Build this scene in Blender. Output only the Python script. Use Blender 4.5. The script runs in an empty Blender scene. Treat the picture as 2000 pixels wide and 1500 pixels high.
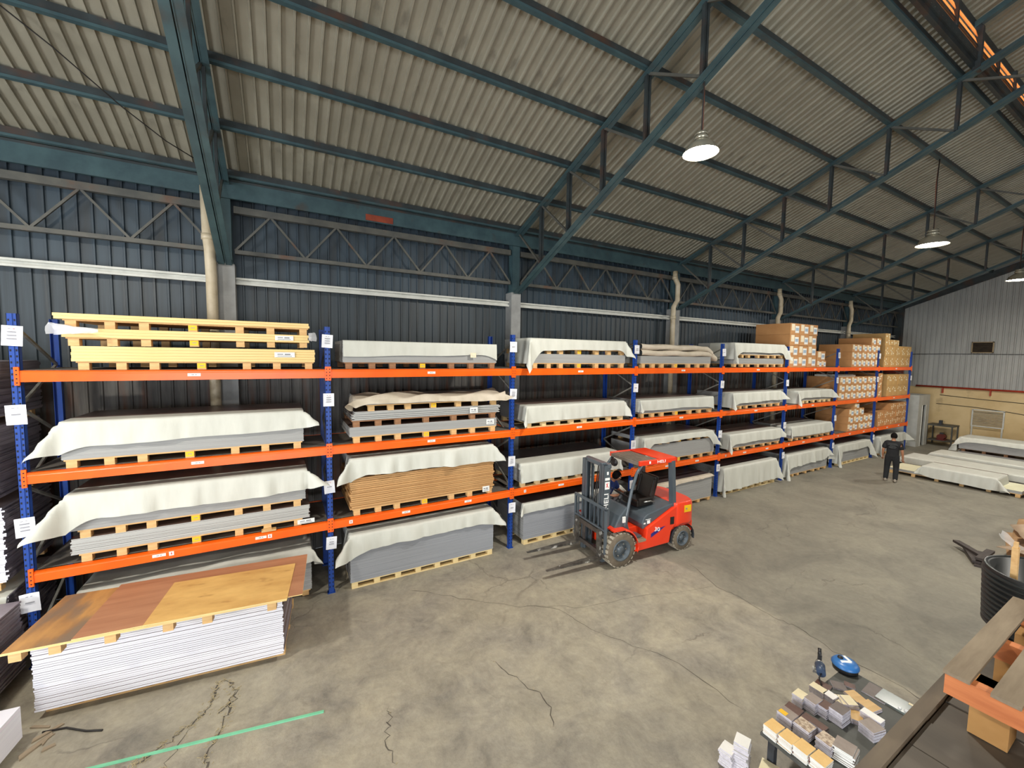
import bpy, bmesh, math, random
from math import sin, cos, pi, radians, sqrt, atan2
from mathutils import Vector, Matrix
random.seed(7)
R = random.Random(11)
sc = bpy.context.scene
COL = sc.collection

# ------------------------------------------------------------------ camera
CAM_LOC = Vector((-0.66748, 0.0, 4.14252))
YAW, PITCH, ROLL, FPX = 0.5143, -0.0710, 0.0148, 797.4
fwd = Vector((sin(YAW)*cos(PITCH), cos(YAW)*cos(PITCH), sin(PITCH)))
rt = Vector((cos(YAW), -sin(YAW), 0))
up = rt.cross(fwd)
rt2 = rt*cos(ROLL) + up*sin(ROLL)
up2 = up*cos(ROLL) - rt*sin(ROLL)
cam = bpy.data.cameras.new('camera')
cam.sensor_width = 36.0
cam.lens = FPX/2000*36.0
cam.clip_start = 0.05
cam.clip_end = 300
co = bpy.data.objects.new('camera', cam)
COL.objects.link(co)
m3 = Matrix((rt2, up2, -fwd)).transposed()
co.matrix_world = Matrix.Translation(CAM_LOC) @ m3.to_4x4()
sc.camera = co

# ------------------------------------------------------------------ world, sun, daylight, exposure
w = bpy.data.worlds.new('sky'); sc.world = w
w.use_nodes = True
bg = w.node_tree.nodes['Background']
bg.inputs[0].default_value = (0.78, 0.88, 1.0, 1)
bg.inputs[1].default_value = 0.9
def sun(strength, direction):
    l = bpy.data.lights.new('sun', 'SUN'); l.energy = strength; l.angle = radians(1.0)
    l.color = (1, 0.9, 0.75)
    o = bpy.data.objects.new('sun', l); COL.objects.link(o)
    o.rotation_euler = Vector(direction).to_track_quat('-Z', 'Y').to_euler()
sun(7.0, (-0.25, -1.0, -0.45))
def area(name, loc, direction, sx, sy, power, color):
    l = bpy.data.lights.new(name, 'AREA'); l.shape = 'RECTANGLE'; l.size = sx; l.size_y = sy
    l.energy = power; l.color = color
    o = bpy.data.objects.new(name, l); COL.objects.link(o)
    o.location = loc; o.rotation_euler = Vector(direction).to_track_quat('-Z', 'Y').to_euler()
    return o
# daylight entering through the loading door of the wall behind the camera and the one at the left end
area('door_daylight', (-2.5, -9.1, 2.3), (0, 1, 0.0), 6.6, 4.3, 860, (0.93, 0.97, 1.0))
area('end_door_daylight', (-13.3, 0.5, 2.3), (1, 0, 0.0), 5.6, 4.3, 1350, (0.93, 0.97, 1.0))
vs = sc.view_settings
sc.display_settings.display_device = 'sRGB'
vs.view_transform = 'Standard'
try: vs.look = 'None'
except Exception: pass
vs.gamma = 1.0
vs.exposure = 0.33
vs.use_curve_mapping = False

# ------------------------------------------------------------------ materials
def lin(c):
    return tuple(((x/255)/12.92 if x/255 <= 0.04045 else ((x/255+0.055)/1.055)**2.4) for x in c)
MATS = {}
def mat(name, c1, c2=None, scale=6, rough=0.6, metal=0.0, bump=0.0, stretch=(1, 1, 1), detail=4, lo=0.35, hi=0.65,
        spec=None, bscale=None, coat=0.0, emit=0.0, coord='Object', c3=None, s3=2.0, t3=(0.55, 0.7)):
    m = bpy.data.materials.new(name); m.use_nodes = True
    nt = m.node_tree; N = nt.nodes; L = nt.links
    b = N['Principled BSDF']
    b.inputs['Roughness'].default_value = rough
    b.inputs['Metallic'].default_value = metal
    if coat: b.inputs['Coat Weight'].default_value = coat; b.inputs['Coat Roughness'].default_value = 0.15
    if spec is not None: b.inputs['Specular IOR Level'].default_value = spec
    a = lin(c1)+(1,)
    if c2 is None:
        c2 = tuple(min(255, x*1.06+2) for x in c1)
    tc = N.new('ShaderNodeTexCoord'); mp = N.new('ShaderNodeMapping')
    mp.inputs['Scale'].default_value = stretch
    L.new(tc.outputs[coord], mp.inputs[0])
    nz = N.new('ShaderNodeTexNoise'); nz.inputs['Scale'].default_value = scale; nz.inputs['Detail'].default_value = detail
    nz.inputs['Roughness'].default_value = 0.6
    L.new(mp.outputs[0], nz.inputs['Vector'])
    cr = N.new('ShaderNodeValToRGB')
    cr.color_ramp.elements[0].position = lo; cr.color_ramp.elements[1].position = hi
    cr.color_ramp.elements[0].color = a; cr.color_ramp.elements[1].color = lin(c2)+(1,)
    L.new(nz.outputs[0], cr.inputs[0])
    out = cr.outputs[0]
    if c3 is not None:
        n3 = N.new('ShaderNodeTexNoise'); n3.inputs['Scale'].default_value = s3; n3.inputs['Detail'].default_value = 6
        L.new(mp.outputs[0], n3.inputs['Vector'])
        mr = N.new('ShaderNodeMapRange'); mr.inputs[1].default_value = t3[0]; mr.inputs[2].default_value = t3[1]
        L.new(n3.outputs[0], mr.inputs[0])
        mx = N.new('ShaderNodeMix'); mx.data_type = 'RGBA'
        L.new(mr.outputs[0], mx.inputs[0]); L.new(out, mx.inputs[6]); mx.inputs[7].default_value = lin(c3)+(1,)
        out = mx.outputs[2]
    L.new(out, b.inputs['Base Color'])
    if emit:
        b.inputs['Emission Color'].default_value = a; b.inputs['Emission Strength'].default_value = emit
    if bump:
        bn = N.new('ShaderNodeBump'); bn.inputs['Strength'].default_value = bump; bn.inputs['Distance'].default_value = 0.02
        if bscale:
            nb = N.new('ShaderNodeTexNoise'); nb.inputs['Scale'].default_value = bscale; nb.inputs['Detail'].default_value = 5
            L.new(mp.outputs[0], nb.inputs['Vector']); L.new(nb.outputs[0], bn.inputs['Height'])
        else: L.new(nz.outputs[0], bn.inputs['Height'])
        L.new(bn.outputs[0], b.inputs['Normal'])
    MATS[name] = m
    return m

def floor_material():
    m = bpy.data.materials.new('concrete_floor'); m.use_nodes = True
    nt = m.node_tree; N = nt.nodes; L = nt.links; b = N['Principled BSDF']
    tc = N.new('ShaderNodeTexCoord')
    def noise(scale, detail=6, rough=0.6, dist=0.0, vec=None):
        n = N.new('ShaderNodeTexNoise'); n.inputs['Scale'].default_value = scale; n.inputs['Detail'].default_value = detail
        n.inputs['Roughness'].default_value = rough; n.inputs['Distortion'].default_value = dist
        L.new(vec if vec is not None else tc.outputs['Object'], n.inputs['Vector']); return n
    def ramp(inp, pts):
        r = N.new('ShaderNodeValToRGB')
        el = r.color_ramp.elements
        el[0].position, el[0].color = pts[0][0], lin(pts[0][1])+(1,)
        el[1].position, el[1].color = pts[-1][0], lin(pts[-1][1])+(1,)
        for p, c in pts[1:-1]:
            e = el.new(p); e.color = lin(c)+(1,)
        L.new(inp, r.inputs[0]); return r
    def mix(fac, a, bb, mode='MIX'):
        x = N.new('ShaderNodeMix'); x.data_type = 'RGBA'; x.blend_type = mode
        if isinstance(fac, float): x.inputs[0].default_value = fac
        else: L.new(fac, x.inputs[0])
        L.new(a, x.inputs[6]); L.new(bb, x.inputs[7]); return x.outputs[2]
    old = ramp(noise(1.7, 10, 0.72, 0.5).outputs[0], [(0.28, (112, 108, 101)), (0.43, (146, 140, 128)), (0.56, (164, 157, 141)), (0.76, (182, 173, 152))])
    big = N.new('ShaderNodeMapRange'); big.inputs[1].default_value = 0.42; big.inputs[2].default_value = 0.66; big.inputs[3].default_value = 0.0; big.inputs[4].default_value = 0.32
    L.new(noise(0.55, 6, 0.6, 1.0).outputs[0], big.inputs[0])
    tan_ = N.new('ShaderNodeRGB'); tan_.outputs[0].default_value = lin((180, 170, 142))+(1,)
    new = ramp(noise(0.8, 9, 0.66, 0.8).outputs[0], [(0.28, (116, 112, 102)), (0.52, (142, 137, 123)), (0.76, (160, 154, 136))])
    # slab joint: newer, smoother concrete beyond X = 6.2
    sx = N.new('ShaderNodeSeparateXYZ'); L.new(tc.outputs['Object'], sx.inputs[0])
    nj = noise(1.4, 6)
    ad = N.new('ShaderNodeMath'); ad.operation = 'MULTIPLY_ADD'; ad.inputs[1].default_value = 0.5
    L.new(nj.outputs[0], ad.inputs[0]); L.new(sx.outputs[0], ad.inputs[2])
    mr = N.new('ShaderNodeMapRange'); mr.inputs[1].default_value = 6.38; mr.inputs[2].default_value = 6.46
    L.new(ad.outputs[0], mr.inputs[0])
    base = mix(mr.outputs[0], mix(big.outputs[0], old.outputs[0], tan_.outputs[0]), new.outputs[0])
    # fine dark stains and speckle
    st = N.new('ShaderNodeMapRange'); st.inputs[1].default_value = 0.58; st.inputs[2].default_value = 0.75
    L.new(noise(2.6, 9, 0.7, 0.8).outputs[0], st.inputs[0])
    dark = N.new('ShaderNodeRGB'); dark.outputs[0].default_value = lin((92, 86, 78))+(1,)
    sm = N.new('ShaderNodeMath'); sm.operation = 'MULTIPLY'; sm.inputs[1].default_value = 0.55
    L.new(st.outputs[0], sm.inputs[0])
    base = mix(sm.outputs[0], base, dark.outputs[0])
    sp = N.new('ShaderNodeMapRange'); sp.inputs[1].default_value = 0.35; sp.inputs[2].default_value = 0.7; sp.inputs[3].default_value = 0.3; sp.inputs[4].default_value = 0.0
    L.new(noise(9, 8, 0.75, 0.3).outputs[0], sp.inputs[0])
    base = mix(sp.outputs[0], base, dark.outputs[0])
    # cracks
    wv = noise(1.1, 5, 0.6); vm = N.new('ShaderNodeVectorMath'); vm.operation = 'MULTIPLY_ADD'
    vm.inputs[1].default_value = (0.9, 0.9, 0); L.new(wv.outputs['Color'], vm.inputs[0]); L.new(tc.outputs['Object'], vm.inputs[2])
    vo = N.new('ShaderNodeTexVoronoi'); vo.feature = 'DISTANCE_TO_EDGE'; vo.inputs['Scale'].default_value = 0.42
    L.new(vm.outputs[0], vo.inputs['Vector'])
    ck = N.new('ShaderNodeMapRange'); ck.inputs[1].default_value = 0.0; ck.inputs[2].default_value = 0.008; ck.inputs[3].default_value = 1; ck.inputs[4].default_value = 0
    L.new(vo.outputs['Distance'], ck.inputs[0])
    gate = N.new('ShaderNodeMapRange'); gate.inputs[1].default_value = 0.5; gate.inputs[2].default_value = 0.6
    L.new(noise(0.5, 3).outputs[0], gate.inputs[0])
    g1 = N.new('ShaderNodeMath'); g1.operation = 'MULTIPLY'; L.new(ck.outputs[0], g1.inputs[0]); L.new(gate.outputs[0], g1.inputs[1])
    g2 = N.new('ShaderNodeMath'); g2.operation = 'MULTIPLY'; L.new(g1.outputs[0], g2.inputs[0]); g2.inputs[1].default_value = 0.45
    base = mix(g2.outputs[0], base, dark.outputs[0])
    L.new(base, b.inputs['Base Color'])
    b.inputs['Roughness'].default_value = 0.62
    b.inputs['Specular IOR Level'].default_value = 0.35
    bn = N.new('ShaderNodeBump'); bn.inputs['Strength'].default_value = 0.5; bn.inputs['Distance'].default_value = 0.035
    sub = N.new('ShaderNodeMath'); sub.operation = 'SUBTRACT'
    L.new(noise(5.5, 8, 0.65).outputs[0], sub.inputs[0]); L.new(g2.outputs[0], sub.inputs[1]); L.new(sub.outputs[0], bn.inputs['Height'])
    L.new(bn.outputs[0], b.inputs['Normal'])
    MATS['floor'] = m
    return m
floor_material()
mat('roof', (148, 143, 127), (133, 128, 113), 1.2, rough=0.55, stretch=(2, 0.3, 1), c3=(98, 93, 82), s3=2.2, t3=(0.6, 0.8))
mat('wall_dark', (62, 72, 79), (46, 53, 58), 1.6, rough=0.45, stretch=(6, 1, 0.25), c3=(96, 98, 98), s3=1.6, t3=(0.6, 0.85))
mat('wall_blue', (62, 76, 86), (50, 62, 72), 1.4, rough=0.5, stretch=(3, 1, 0.3), c3=(50, 53, 54), s3=1.2, t3=(0.55, 0.85))
mat('wall_low', (112, 108, 102), (72, 68, 66), 2.0, rough=0.6, stretch=(4, 1, 0.35), c3=(104, 66, 46), s3=1.1, t3=(0.52, 0.64))
mat('wall_end', (182, 182, 178), (160, 160, 157), 1.0, rough=0.5, stretch=(1, 3, 0.25), c3=(126, 124, 122), s3=1.0, t3=(0.58, 0.8))
mat('plaster', (226, 200, 152), (212, 184, 134), 1.0, rough=0.8, c3=(150, 124, 94), s3=1.3, t3=(0.62, 0.8))
mat('teal', (68, 92, 96), (54, 75, 81), 3, rough=0.45, c3=(70, 64, 58), s3=2.2, t3=(0.6, 0.75))
mat('teal_dark', (56, 64, 66), (42, 46, 47), 3, rough=0.5, c3=(84, 58, 44), s3=2.0, t3=(0.55, 0.75))
mat('girder', (96, 94, 86), (76, 76, 72), 3, rough=0.5, c3=(112, 70, 44), s3=1.6, t3=(0.6, 0.75))
mat('white_steel', (214, 214, 206), (196, 196, 188), 4, rough=0.45)
mat('rust_red', (158, 70, 42), (128, 54, 36), 5, rough=0.7)
mat('pedestal', (158, 158, 156), (140, 140, 138), 3, rough=0.8, bump=0.1)
mat('pvc', (206, 192, 166), (184, 168, 138), 3, rough=0.4, c3=(130, 112, 84), s3=3, t3=(0.6, 0.8))
mat('rack_blue', (28, 72, 158), (22, 60, 140), 3, rough=0.4)
mat('hole', (10, 16, 34), rough=0.8)
mat('orange', (250, 104, 18), (242, 94, 14), 2, rough=0.32, spec=0.5)
mat('galv', (150, 148, 140), (120, 118, 112), 6, rough=0.4, metal=0.4)
mat('deck', (112, 106, 98), (92, 86, 80), 3, rough=0.7)
mat('paper', (236, 236, 240), (226, 226, 232), 5, rough=0.6)
mat('ink', (136, 136, 142), rough=0.7)
mat('ink_red', (196, 60, 60), rough=0.7)
mat('yellow_paint', (246, 196, 28), (236, 182, 20), 4, rough=0.5)
mat('wood', (222, 184, 128), (200, 156, 100), 3, rough=0.65, stretch=(1, 4, 8), bump=0.05)
mat('wood_light', (234, 212, 160), (220, 192, 136), 3, rough=0.65, stretch=(1, 4, 8), bump=0.05)
mat('wood_brown', (160, 116, 80), (124, 86, 58), 3, rough=0.7, stretch=(1, 4, 8), bump=0.05)
mat('ply_edge', (240, 212, 150), (224, 190, 124), 2, rough=0.6, stretch=(0.4, 1, 40))
mat('brown_board', (206, 162, 108), (184, 138, 88), 2, rough=0.7, stretch=(0.6, 1, 20))
mat('grey_board', (166, 166, 164), (152, 152, 150), 1.5, rough=0.55, stretch=(0.3, 1, 60))
mat('grey_board_cool', (158, 160, 165), (144, 147, 152), 1.5, rough=0.55, stretch=(0.3, 1, 60))
mat('grey_board_light', (190, 190, 186), (172, 172, 168), 1.5, rough=0.5, stretch=(0.3, 1, 60))
mat('board_top', (116, 96, 88), (98, 80, 74), 1.2, rough=0.35)
mat('board_top_dark', (82, 72, 72), (64, 56, 58), 2.5, rough=0.3)
mat('white_board', (232, 230, 236), (222, 220, 228), 1.0, rough=0.5, stretch=(0.3, 1, 30), c3=(240, 222, 236), s3=0.8, t3=(0.58, 0.75))
mat('board_end_shade', (150, 142, 150), (118, 110, 118), 2.0, rough=0.5, stretch=(1, 1, 20))  # shade on the stack ends put into this darker end colour
mat('sheet', (206, 206, 196), (196, 196, 186), 1.6, rough=0.55, bump=0.35, bscale=3.2, stretch=(2.2, 1, 0.6))
mat('sheet_grey', (196, 194, 184), (180, 178, 168), 1.6, rough=0.55, bump=0.1, bscale=5)
mat('sheet_beige', (208, 196, 178), (190, 178, 158), 2.5, rough=0.7, bump=0.15, bscale=7)
mat('plastic_wrap', (200, 200, 202), (150, 150, 154), 5, rough=0.2, bump=0.5, bscale=9)
mat('ply_red', (182, 130, 96), (160, 108, 78), 1.2, rough=0.5, stretch=(0.5, 5, 1))
mat('ply_yellow', (222, 180, 108), (196, 150, 84), 1.5, rough=0.55, stretch=(1.0, 2.4, 1), c3=(168, 124, 66), s3=3.0, t3=(0.6, 0.75))
mat('ply_stain', (196, 146, 84), (148, 108, 70), 1.6, rough=0.55, stretch=(2.2, 0.8, 1), c3=(128, 108, 88), s3=1.4, t3=(0.5, 0.62))
mat('carton', (196, 144, 92), (180, 128, 78), 1.5, rough=0.7)
mat('carton_tan', (196, 158, 100), (182, 142, 86), 1.5, rough=0.65)
mat('label_white', (240, 240, 234), (228, 228, 224), 6, rough=0.45)
mat('label_cream', (240, 226, 196), (228, 212, 182), 6, rough=0.45)
mat('mark_blue', (150, 170, 190), rough=0.6)
mat('tape_shine', (246, 240, 214), rough=0.25)
mat('fl_red', (240, 62, 26), (234, 56, 22), 3, rough=0.28, coat=0.5)
mat('fl_grey', (84, 93, 100), (76, 85, 92), 3, rough=0.35, coat=0.2)
mat('fl_dark', (58, 62, 68), (44, 46, 50), 4, rough=0.5)
mat('fl_slat', (132, 122, 110), (108, 98, 88), 4, rough=0.6)
mat('black', (24, 23, 24), (32, 31, 32), 5, rough=0.42)
mat('vinyl', (30, 26, 24), (38, 33, 30), 5, rough=0.3)
mat('rubber', (176, 168, 152), (134, 126, 110), 6, rough=0.85)
mat('rubber_side', (118, 106, 90), (96, 86, 72), 8, rough=0.85)
mat('steel', (190, 190, 186), (120, 116, 108), 8, rough=0.35, metal=0.7)
mat('worn_steel', (120, 116, 108), (74, 70, 66), 8, rough=0.45, metal=0.5, c3=(220, 220, 214), s3=5, t3=(0.6, 0.66))
mat('carriage', (84, 74, 66), (58, 54, 52), 5, rough=0.6)
mat('decal_white', (244, 244, 240), rough=0.5)
mat('decal_blue', (52, 46, 130), (40, 40, 120), 2, rough=0.4)
mat('decal_red', (210, 60, 60), rough=0.5)
mat('amber', (250, 190, 60), rough=0.3)
mat('skin', (176, 124, 92), (162, 110, 80), 8, rough=0.55)
mat('hair', (18, 15, 14), (26, 22, 21), 20, rough=0.9, spec=0.1)
mat('tee_black', (32, 32, 34), (24, 24, 26), 6, rough=0.85)
mat('trouser_black', (30, 31, 34), (24, 24, 27), 6, rough=0.85)
mat('print_grey', (74, 76, 76), (52, 54, 56), 30, rough=0.8)
mat('tee_blue', (34, 62, 130), (28, 50, 112), 6, rough=0.85)
mat('jeans', (50, 66, 100), (38, 50, 80), 6, rough=0.85)
mat('shoe', (170, 160, 146), (140, 130, 116), 10, rough=0.7)
mat('eye', (240, 236, 230), rough=0.3)
mat('lip', (140, 84, 74), rough=0.5)
mat('mezz_plank', (98, 90, 80), (82, 75, 67), 2, rough=0.65, stretch=(3, 0.6, 1), bump=0.08)
mat('mezz_edge', (112, 98, 80), (88, 76, 64), 3, rough=0.6, stretch=(0.6, 3, 3), c3=(168, 108, 62), s3=1.6, t3=(0.62, 0.7))
mat('old_wood', (150, 134, 112), (122, 106, 86), 3, rough=0.75, stretch=(0.7, 5, 5), bump=0.2)
mat('orange_wood', (214, 132, 78), (184, 104, 58), 3, rough=0.6, stretch=(5, 0.7, 5), bump=0.1)
mat('block_wood', (198, 152, 94), (174, 128, 72), 3, rough=0.7, bump=0.1)
mat('tub', (26, 29, 30), (34, 38, 38), 4, rough=0.38)
mat('cardboard', (196, 160, 118), (174, 136, 96), 2, rough=0.75, bump=0.2)
mat('kraft', (198, 176, 150), (176, 152, 128), 2, rough=0.6, bump=0.3)
mat('dark_plank', (70, 60, 56), (52, 45, 42), 4, rough=0.7, stretch=(1, 5, 5), bump=0.2)
mat('green_strip', (124, 200, 160), (108, 184, 146), 3, rough=0.4)
mat('crack', (96, 89, 79), (74, 69, 62), 12, rough=0.9)
mat('straw', (178, 164, 130), (150, 136, 104), 8, rough=0.8)
mat('wire', (34, 30, 28), rough=0.6)
mat('copper_wire', (128, 76, 56), rough=0.5)
mat('lamp_shell', (206, 200, 180), (190, 184, 164), 4, rough=0.25, metal=0.6)
mat('red_pipe', (186, 66, 42), (160, 54, 36), 3, rough=0.45)
mat('vent_brown', (70, 58, 44), (56, 46, 36), 5, rough=0.7)
mat('vent_frame', (170, 150, 118), (150, 130, 100), 5, rough=0.6)
mat('booth', (190, 190, 184), (172, 172, 166), 2, rough=0.5)
mat('maroon', (104, 34, 28), (84, 28, 24), 4, rough=0.6)
mat('cream_board', (236, 232, 200), (226, 220, 184), 2, rough=0.4)
mat('tool_blue', (58, 120, 186), (48, 106, 172), 3, rough=0.35)
mat('tool_navy', (58, 74, 98), (46, 60, 82), 3, rough=0.4)
mat('s_yellow', (238, 198, 128), (226, 182, 110), 6, rough=0.5)
mat('s_cream', (232, 220, 184), (220, 206, 168), 6, rough=0.5)
mat('s_grey', (156, 142, 132), (140, 126, 116), 8, rough=0.5)
mat('s_brown', (106, 74, 62), (86, 60, 50), 8, rough=0.5)
mat('s_marble', (206, 188, 164), (150, 126, 104), 26, rough=0.4, lo=0.42, hi=0.58)
mat('s_darkgrey', (112, 100, 94), (100, 88, 82), 8, rough=0.5)
mat('s_white', (240, 238, 232), (230, 228, 222), 6, rough=0.5)
mat('s_core', (214, 208, 214), (190, 184, 192), 40, rough=0.6)
mat('s_tan', (216, 178, 118), (200, 160, 100), 3, rough=0.5, stretch=(1, 6, 1))
mat('glass_dull', (120, 128, 124), (106, 114, 110), 4, rough=0.15, spec=0.6)
mat('table_top', (86, 86, 80), (72, 72, 68), 4, rough=0.6)
# louvre slats: thin orange-brown sheet that lets the sun glow through
def translucent(name, c, f=0.6):
    m = bpy.data.materials.new(name); m.use_nodes = True
    N = m.node_tree.nodes; L = m.node_tree.links
    o = [n for n in N if n.type == 'OUTPUT_MATERIAL'][0]
    d = N['Principled BSDF']; d.inputs['Base Color'].default_value = lin(c)+(1,); d.inputs['Roughness'].default_value = 0.6
    t = N.new('ShaderNodeBsdfTranslucent'); t.inputs[0].default_value = lin(c)+(1,)
    nz = N.new('ShaderNodeTexNoise'); nz.inputs['Scale'].default_value = 4
    mx = N.new('ShaderNodeMixShader'); mx.inputs[0].default_value = f
    L.new(d.outputs[0], mx.inputs[1]); L.new(t.outputs[0], mx.inputs[2]); L.new(mx.outputs[0], o.inputs[0])
    MATS[name] = m
translucent('louvre', (240, 190, 140), 0.7)
def clear_wrap():
    m = bpy.data.materials.new('clear_wrap'); m.use_nodes = True
    N = m.node_tree.nodes; L = m.node_tree.links
    o = [n for n in N if n.type == 'OUTPUT_MATERIAL'][0]
    g = N['Principled BSDF']; g.inputs['Base Color'].default_value = (0.8, 0.8, 0.82, 1); g.inputs['Roughness'].default_value = 0.15
    nz = N.new('ShaderNodeTexNoise'); nz.inputs['Scale'].default_value = 14
    bn = N.new('ShaderNodeBump'); bn.inputs['Strength'].default_value = 0.6; L.new(nz.outputs[0], bn.inputs['Height']); L.new(bn.outputs[0], g.inputs['Normal'])
    t = N.new('ShaderNodeBsdfTransparent'); mx = N.new('ShaderNodeMixShader'); mx.inputs[0].default_value = 0.55
    L.new(g.outputs[0], mx.inputs[1]); L.new(t.outputs[0], mx.inputs[2]); L.new(mx.outputs[0], o.inputs[0])
    MATS['clear_wrap'] = m
clear_wrap()
def lampglow():
    m = bpy.data.materials.new('lamp_glow'); m.use_nodes = True
    N = m.node_tree.nodes; b = N['Principled BSDF']
    b.inputs['Emission Color'].default_value = (1, 0.97, 0.88, 1); b.inputs['Emission Strength'].default_value = 30
    MATS['lamp_glow'] = m
lampglow()

# ------------------------------------------------------------------ mesh builder and tagging
class MB:
    def __init__(s): s.v = []; s.f = []; s.m = []; s.s = []
    def add(s, vs_, fs, m=0, smooth=False):
        b = len(s.v); s.v += [tuple(v) for v in vs_]
        for f in fs:
            s.f.append(tuple(i+b for i in f)); s.m.append(m); s.s.append(smooth)
        return s
    def box(s, lo, hi, m=0, top=None, ends=None, front=None, mtx=None):
        x0, y0, z0 = lo; x1, y1, z1 = hi
        vs_ = [(x0,y0,z0),(x1,y0,z0),(x1,y1,z0),(x0,y1,z0),(x0,y0,z1),(x1,y0,z1),(x1,y1,z1),(x0,y1,z1)]
        if mtx is not None: vs_ = [mtx @ Vector(v) for v in vs_]
        s.add(vs_, [(0,3,2,1),(1,2,6,5)], m); s.m[-1] = ends if ends is not None else m
        s.add([], [], m)
        b = len(s.v)-8
        for f, mm in (((4,5,6,7), top if top is not None else m), ((0,1,5,4), front if front is not None else m), ((2,3,7,6), m), ((3,0,4,7), ends if ends is not None else m)):
            s.f.append(tuple(i+b for i in f)); s.m.append(mm); s.s.append(False)
        return s
    def bar(s, p0, p1, wd, ht, m=0, upv=(0, 0, 1)):
        p0, p1 = Vector(p0), Vector(p1); d = p1-p0; L = d.length; d.normalize()
        u = Vector(upv)
        if abs(d.dot(u)) > 0.98: u = Vector((0, 1, 0))
        x = d.cross(u).normalized(); z = x.cross(d).normalized()
        M_ = Matrix((x, d, z)).transposed().to_4x4(); M_.translation = p0
        return s.box((-wd/2, 0, -ht/2), (wd/2, L, ht/2), m, mtx=M_)
    def cyl(s, p0, p1, r0, r1=None, n=16, m=0, caps=True, smooth=True):
        if r1 is None: r1 = r0
        p0, p1 = Vector(p0), Vector(p1); d = (p1-p0).normalized()
        u = Vector((0, 0, 1)) if abs(d.z) < 0.9 else Vector((1, 0, 0))
        a = d.cross(u).normalized(); c = d.cross(a)
        vs_ = [p0+(a*cos(2*pi*i/n)+c*sin(2*pi*i/n))*r0 for i in range(n)]+[p1+(a*cos(2*pi*i/n)+c*sin(2*pi*i/n))*r1 for i in range(n)]
        s.add(vs_, [(i, (i+1) % n, n+(i+1) % n, n+i) for i in range(n)], m, smooth)
        if caps:
            b = len(s.v)-2*n
            s.f.append(tuple(b+i for i in reversed(range(n)))); s.m.append(m); s.s.append(False)
            s.f.append(tuple(b+n+i for i in range(n))); s.m.append(m); s.s.append(False)
        return s
    def tube(s, pts, r, n=8, m=0):
        pts = [Vector(p) for p in pts]; k = len(pts); vs_ = []
        pu = None
        for i, p in enumerate(pts):
            d = (pts[min(i+1, k-1)]-pts[max(i-1, 0)]).normalized()
            u = pu if pu is not None else (Vector((0, 0, 1)) if abs(d.z) < 0.9 else Vector((1, 0, 0)))
            a = d.cross(u).normalized(); c = a.cross(d); pu = c
            vs_ += [p+(a*cos(2*pi*j/n)+c*sin(2*pi*j/n))*r for j in range(n)]
        fs = [(i*n+j, i*n+(j+1) % n, (i+1)*n+(j+1) % n, (i+1)*n+j) for i in range(k-1) for j in range(n)]
        s.add(vs_, fs, m, True)
        s.add([], []); b = len(s.v)-k*n
        s.f.append(tuple(b+j for j in reversed(range(n)))); s.m.append(m); s.s.append(False)
        s.f.append(tuple(b+(k-1)*n+j for j in range(n))); s.m.append(m); s.s.append(False)
        return s
    def lathe(s, prof, c=(0, 0, 0), n=24, m=0, axis='z', smooth=True):
        vs_ = []
        for r, z in prof:
            for i in range(n):
                a = 2*pi*i/n
                p = (r*cos(a), r*sin(a), z)
                if axis == 'y': p = (p[0], p[2], p[1])
                vs_.append((c[0]+p[0], c[1]+p[1], c[2]+p[2]))
        k = len(prof)
        return s.add(vs_, [(i*n+j, i*n+(j+1) % n, (i+1)*n+(j+1) % n, (i+1)*n+j) for i in range(k-1) for j in range(n)], m, smooth)
    def prism(s, poly, y0, y1, m=0, side=None):
        # polygon in XZ extruded along Y
        n = len(poly)
        vs_ = [(x, y0, z) for x, z in poly]+[(x, y1, z) for x, z in poly]
        s.add(vs_, [tuple(range(n)), tuple(reversed(range(n, 2*n)))], side if side is not None else m)
        b = len(s.v)-2*n
        for i in range(n):
            j = (i+1) % n
            s.f.append((b+j, b+i, b+n+i, b+n+j)); s.m.append(m); s.s.append(False)
        return s
    def grid(s, P, m=0, smooth=True):
        r = len(P); c = len(P[0])
        return s.add([p for row in P for p in row], [(i*c+j, i*c+j+1, (i+1)*c+j+1, (i+1)*c+j) for i in range(r-1) for j in range(c-1)], m, smooth)
    def ell(s, c, r, n=12, k=8, m=0, mtx=None):
        vs_ = []; 
        for i in range(k+1):
            t = pi*i/k
            for j in range(n):
                a = 2*pi*j/n
                v = Vector((r[0]*sin(t)*cos(a), r[1]*sin(t)*sin(a), r[2]*cos(t)))
                if mtx is not None: v = mtx @ v
                vs_.append(v+Vector(c))
        return s.add(vs_, [(i*n+j, (i+1)*n+j, (i+1)*n+(j+1) % n, i*n+(j+1) % n) for i in range(k) for j in range(n)], m, True)
    def mesh(s, name, mats):
        me = bpy.data.meshes.new(name)
        me.from_pydata(s.v, [], s.f)
        for mm in mats: me.materials.append(MATS[mm])
        me.polygons.foreach_set('material_index', s.m)
        me.polygons.foreach_set('use_smooth', s.s)
        me.update()
        return me
    def build(s, name, mats, parent=None, loc=None, bevel=0, fix=False):
        if isinstance(mats, str): mats = [mats]
        me = s.mesh(name, mats)
        if fix:
            bm = bmesh.new(); bm.from_mesh(me); bmesh.ops.recalc_face_normals(bm, faces=bm.faces); bm.to_mesh(me); bm.free()
        o = bpy.data.objects.new(name, me); COL.objects.link(o)
        if parent is not None: o.parent = parent
        if loc is not None: o.location = loc
        if bevel:
            md = o.modifiers.new('bevel', 'BEVEL'); md.width = bevel; md.segments = 2; md.limit_method = 'ANGLE'
        return o
def tag(o, label=None, cat=None, group=None, kind=None):
    if label: o['label'] = label
    if cat: o['category'] = cat
    if group: o['group'] = group
    if kind: o['kind'] = kind
    return o
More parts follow.
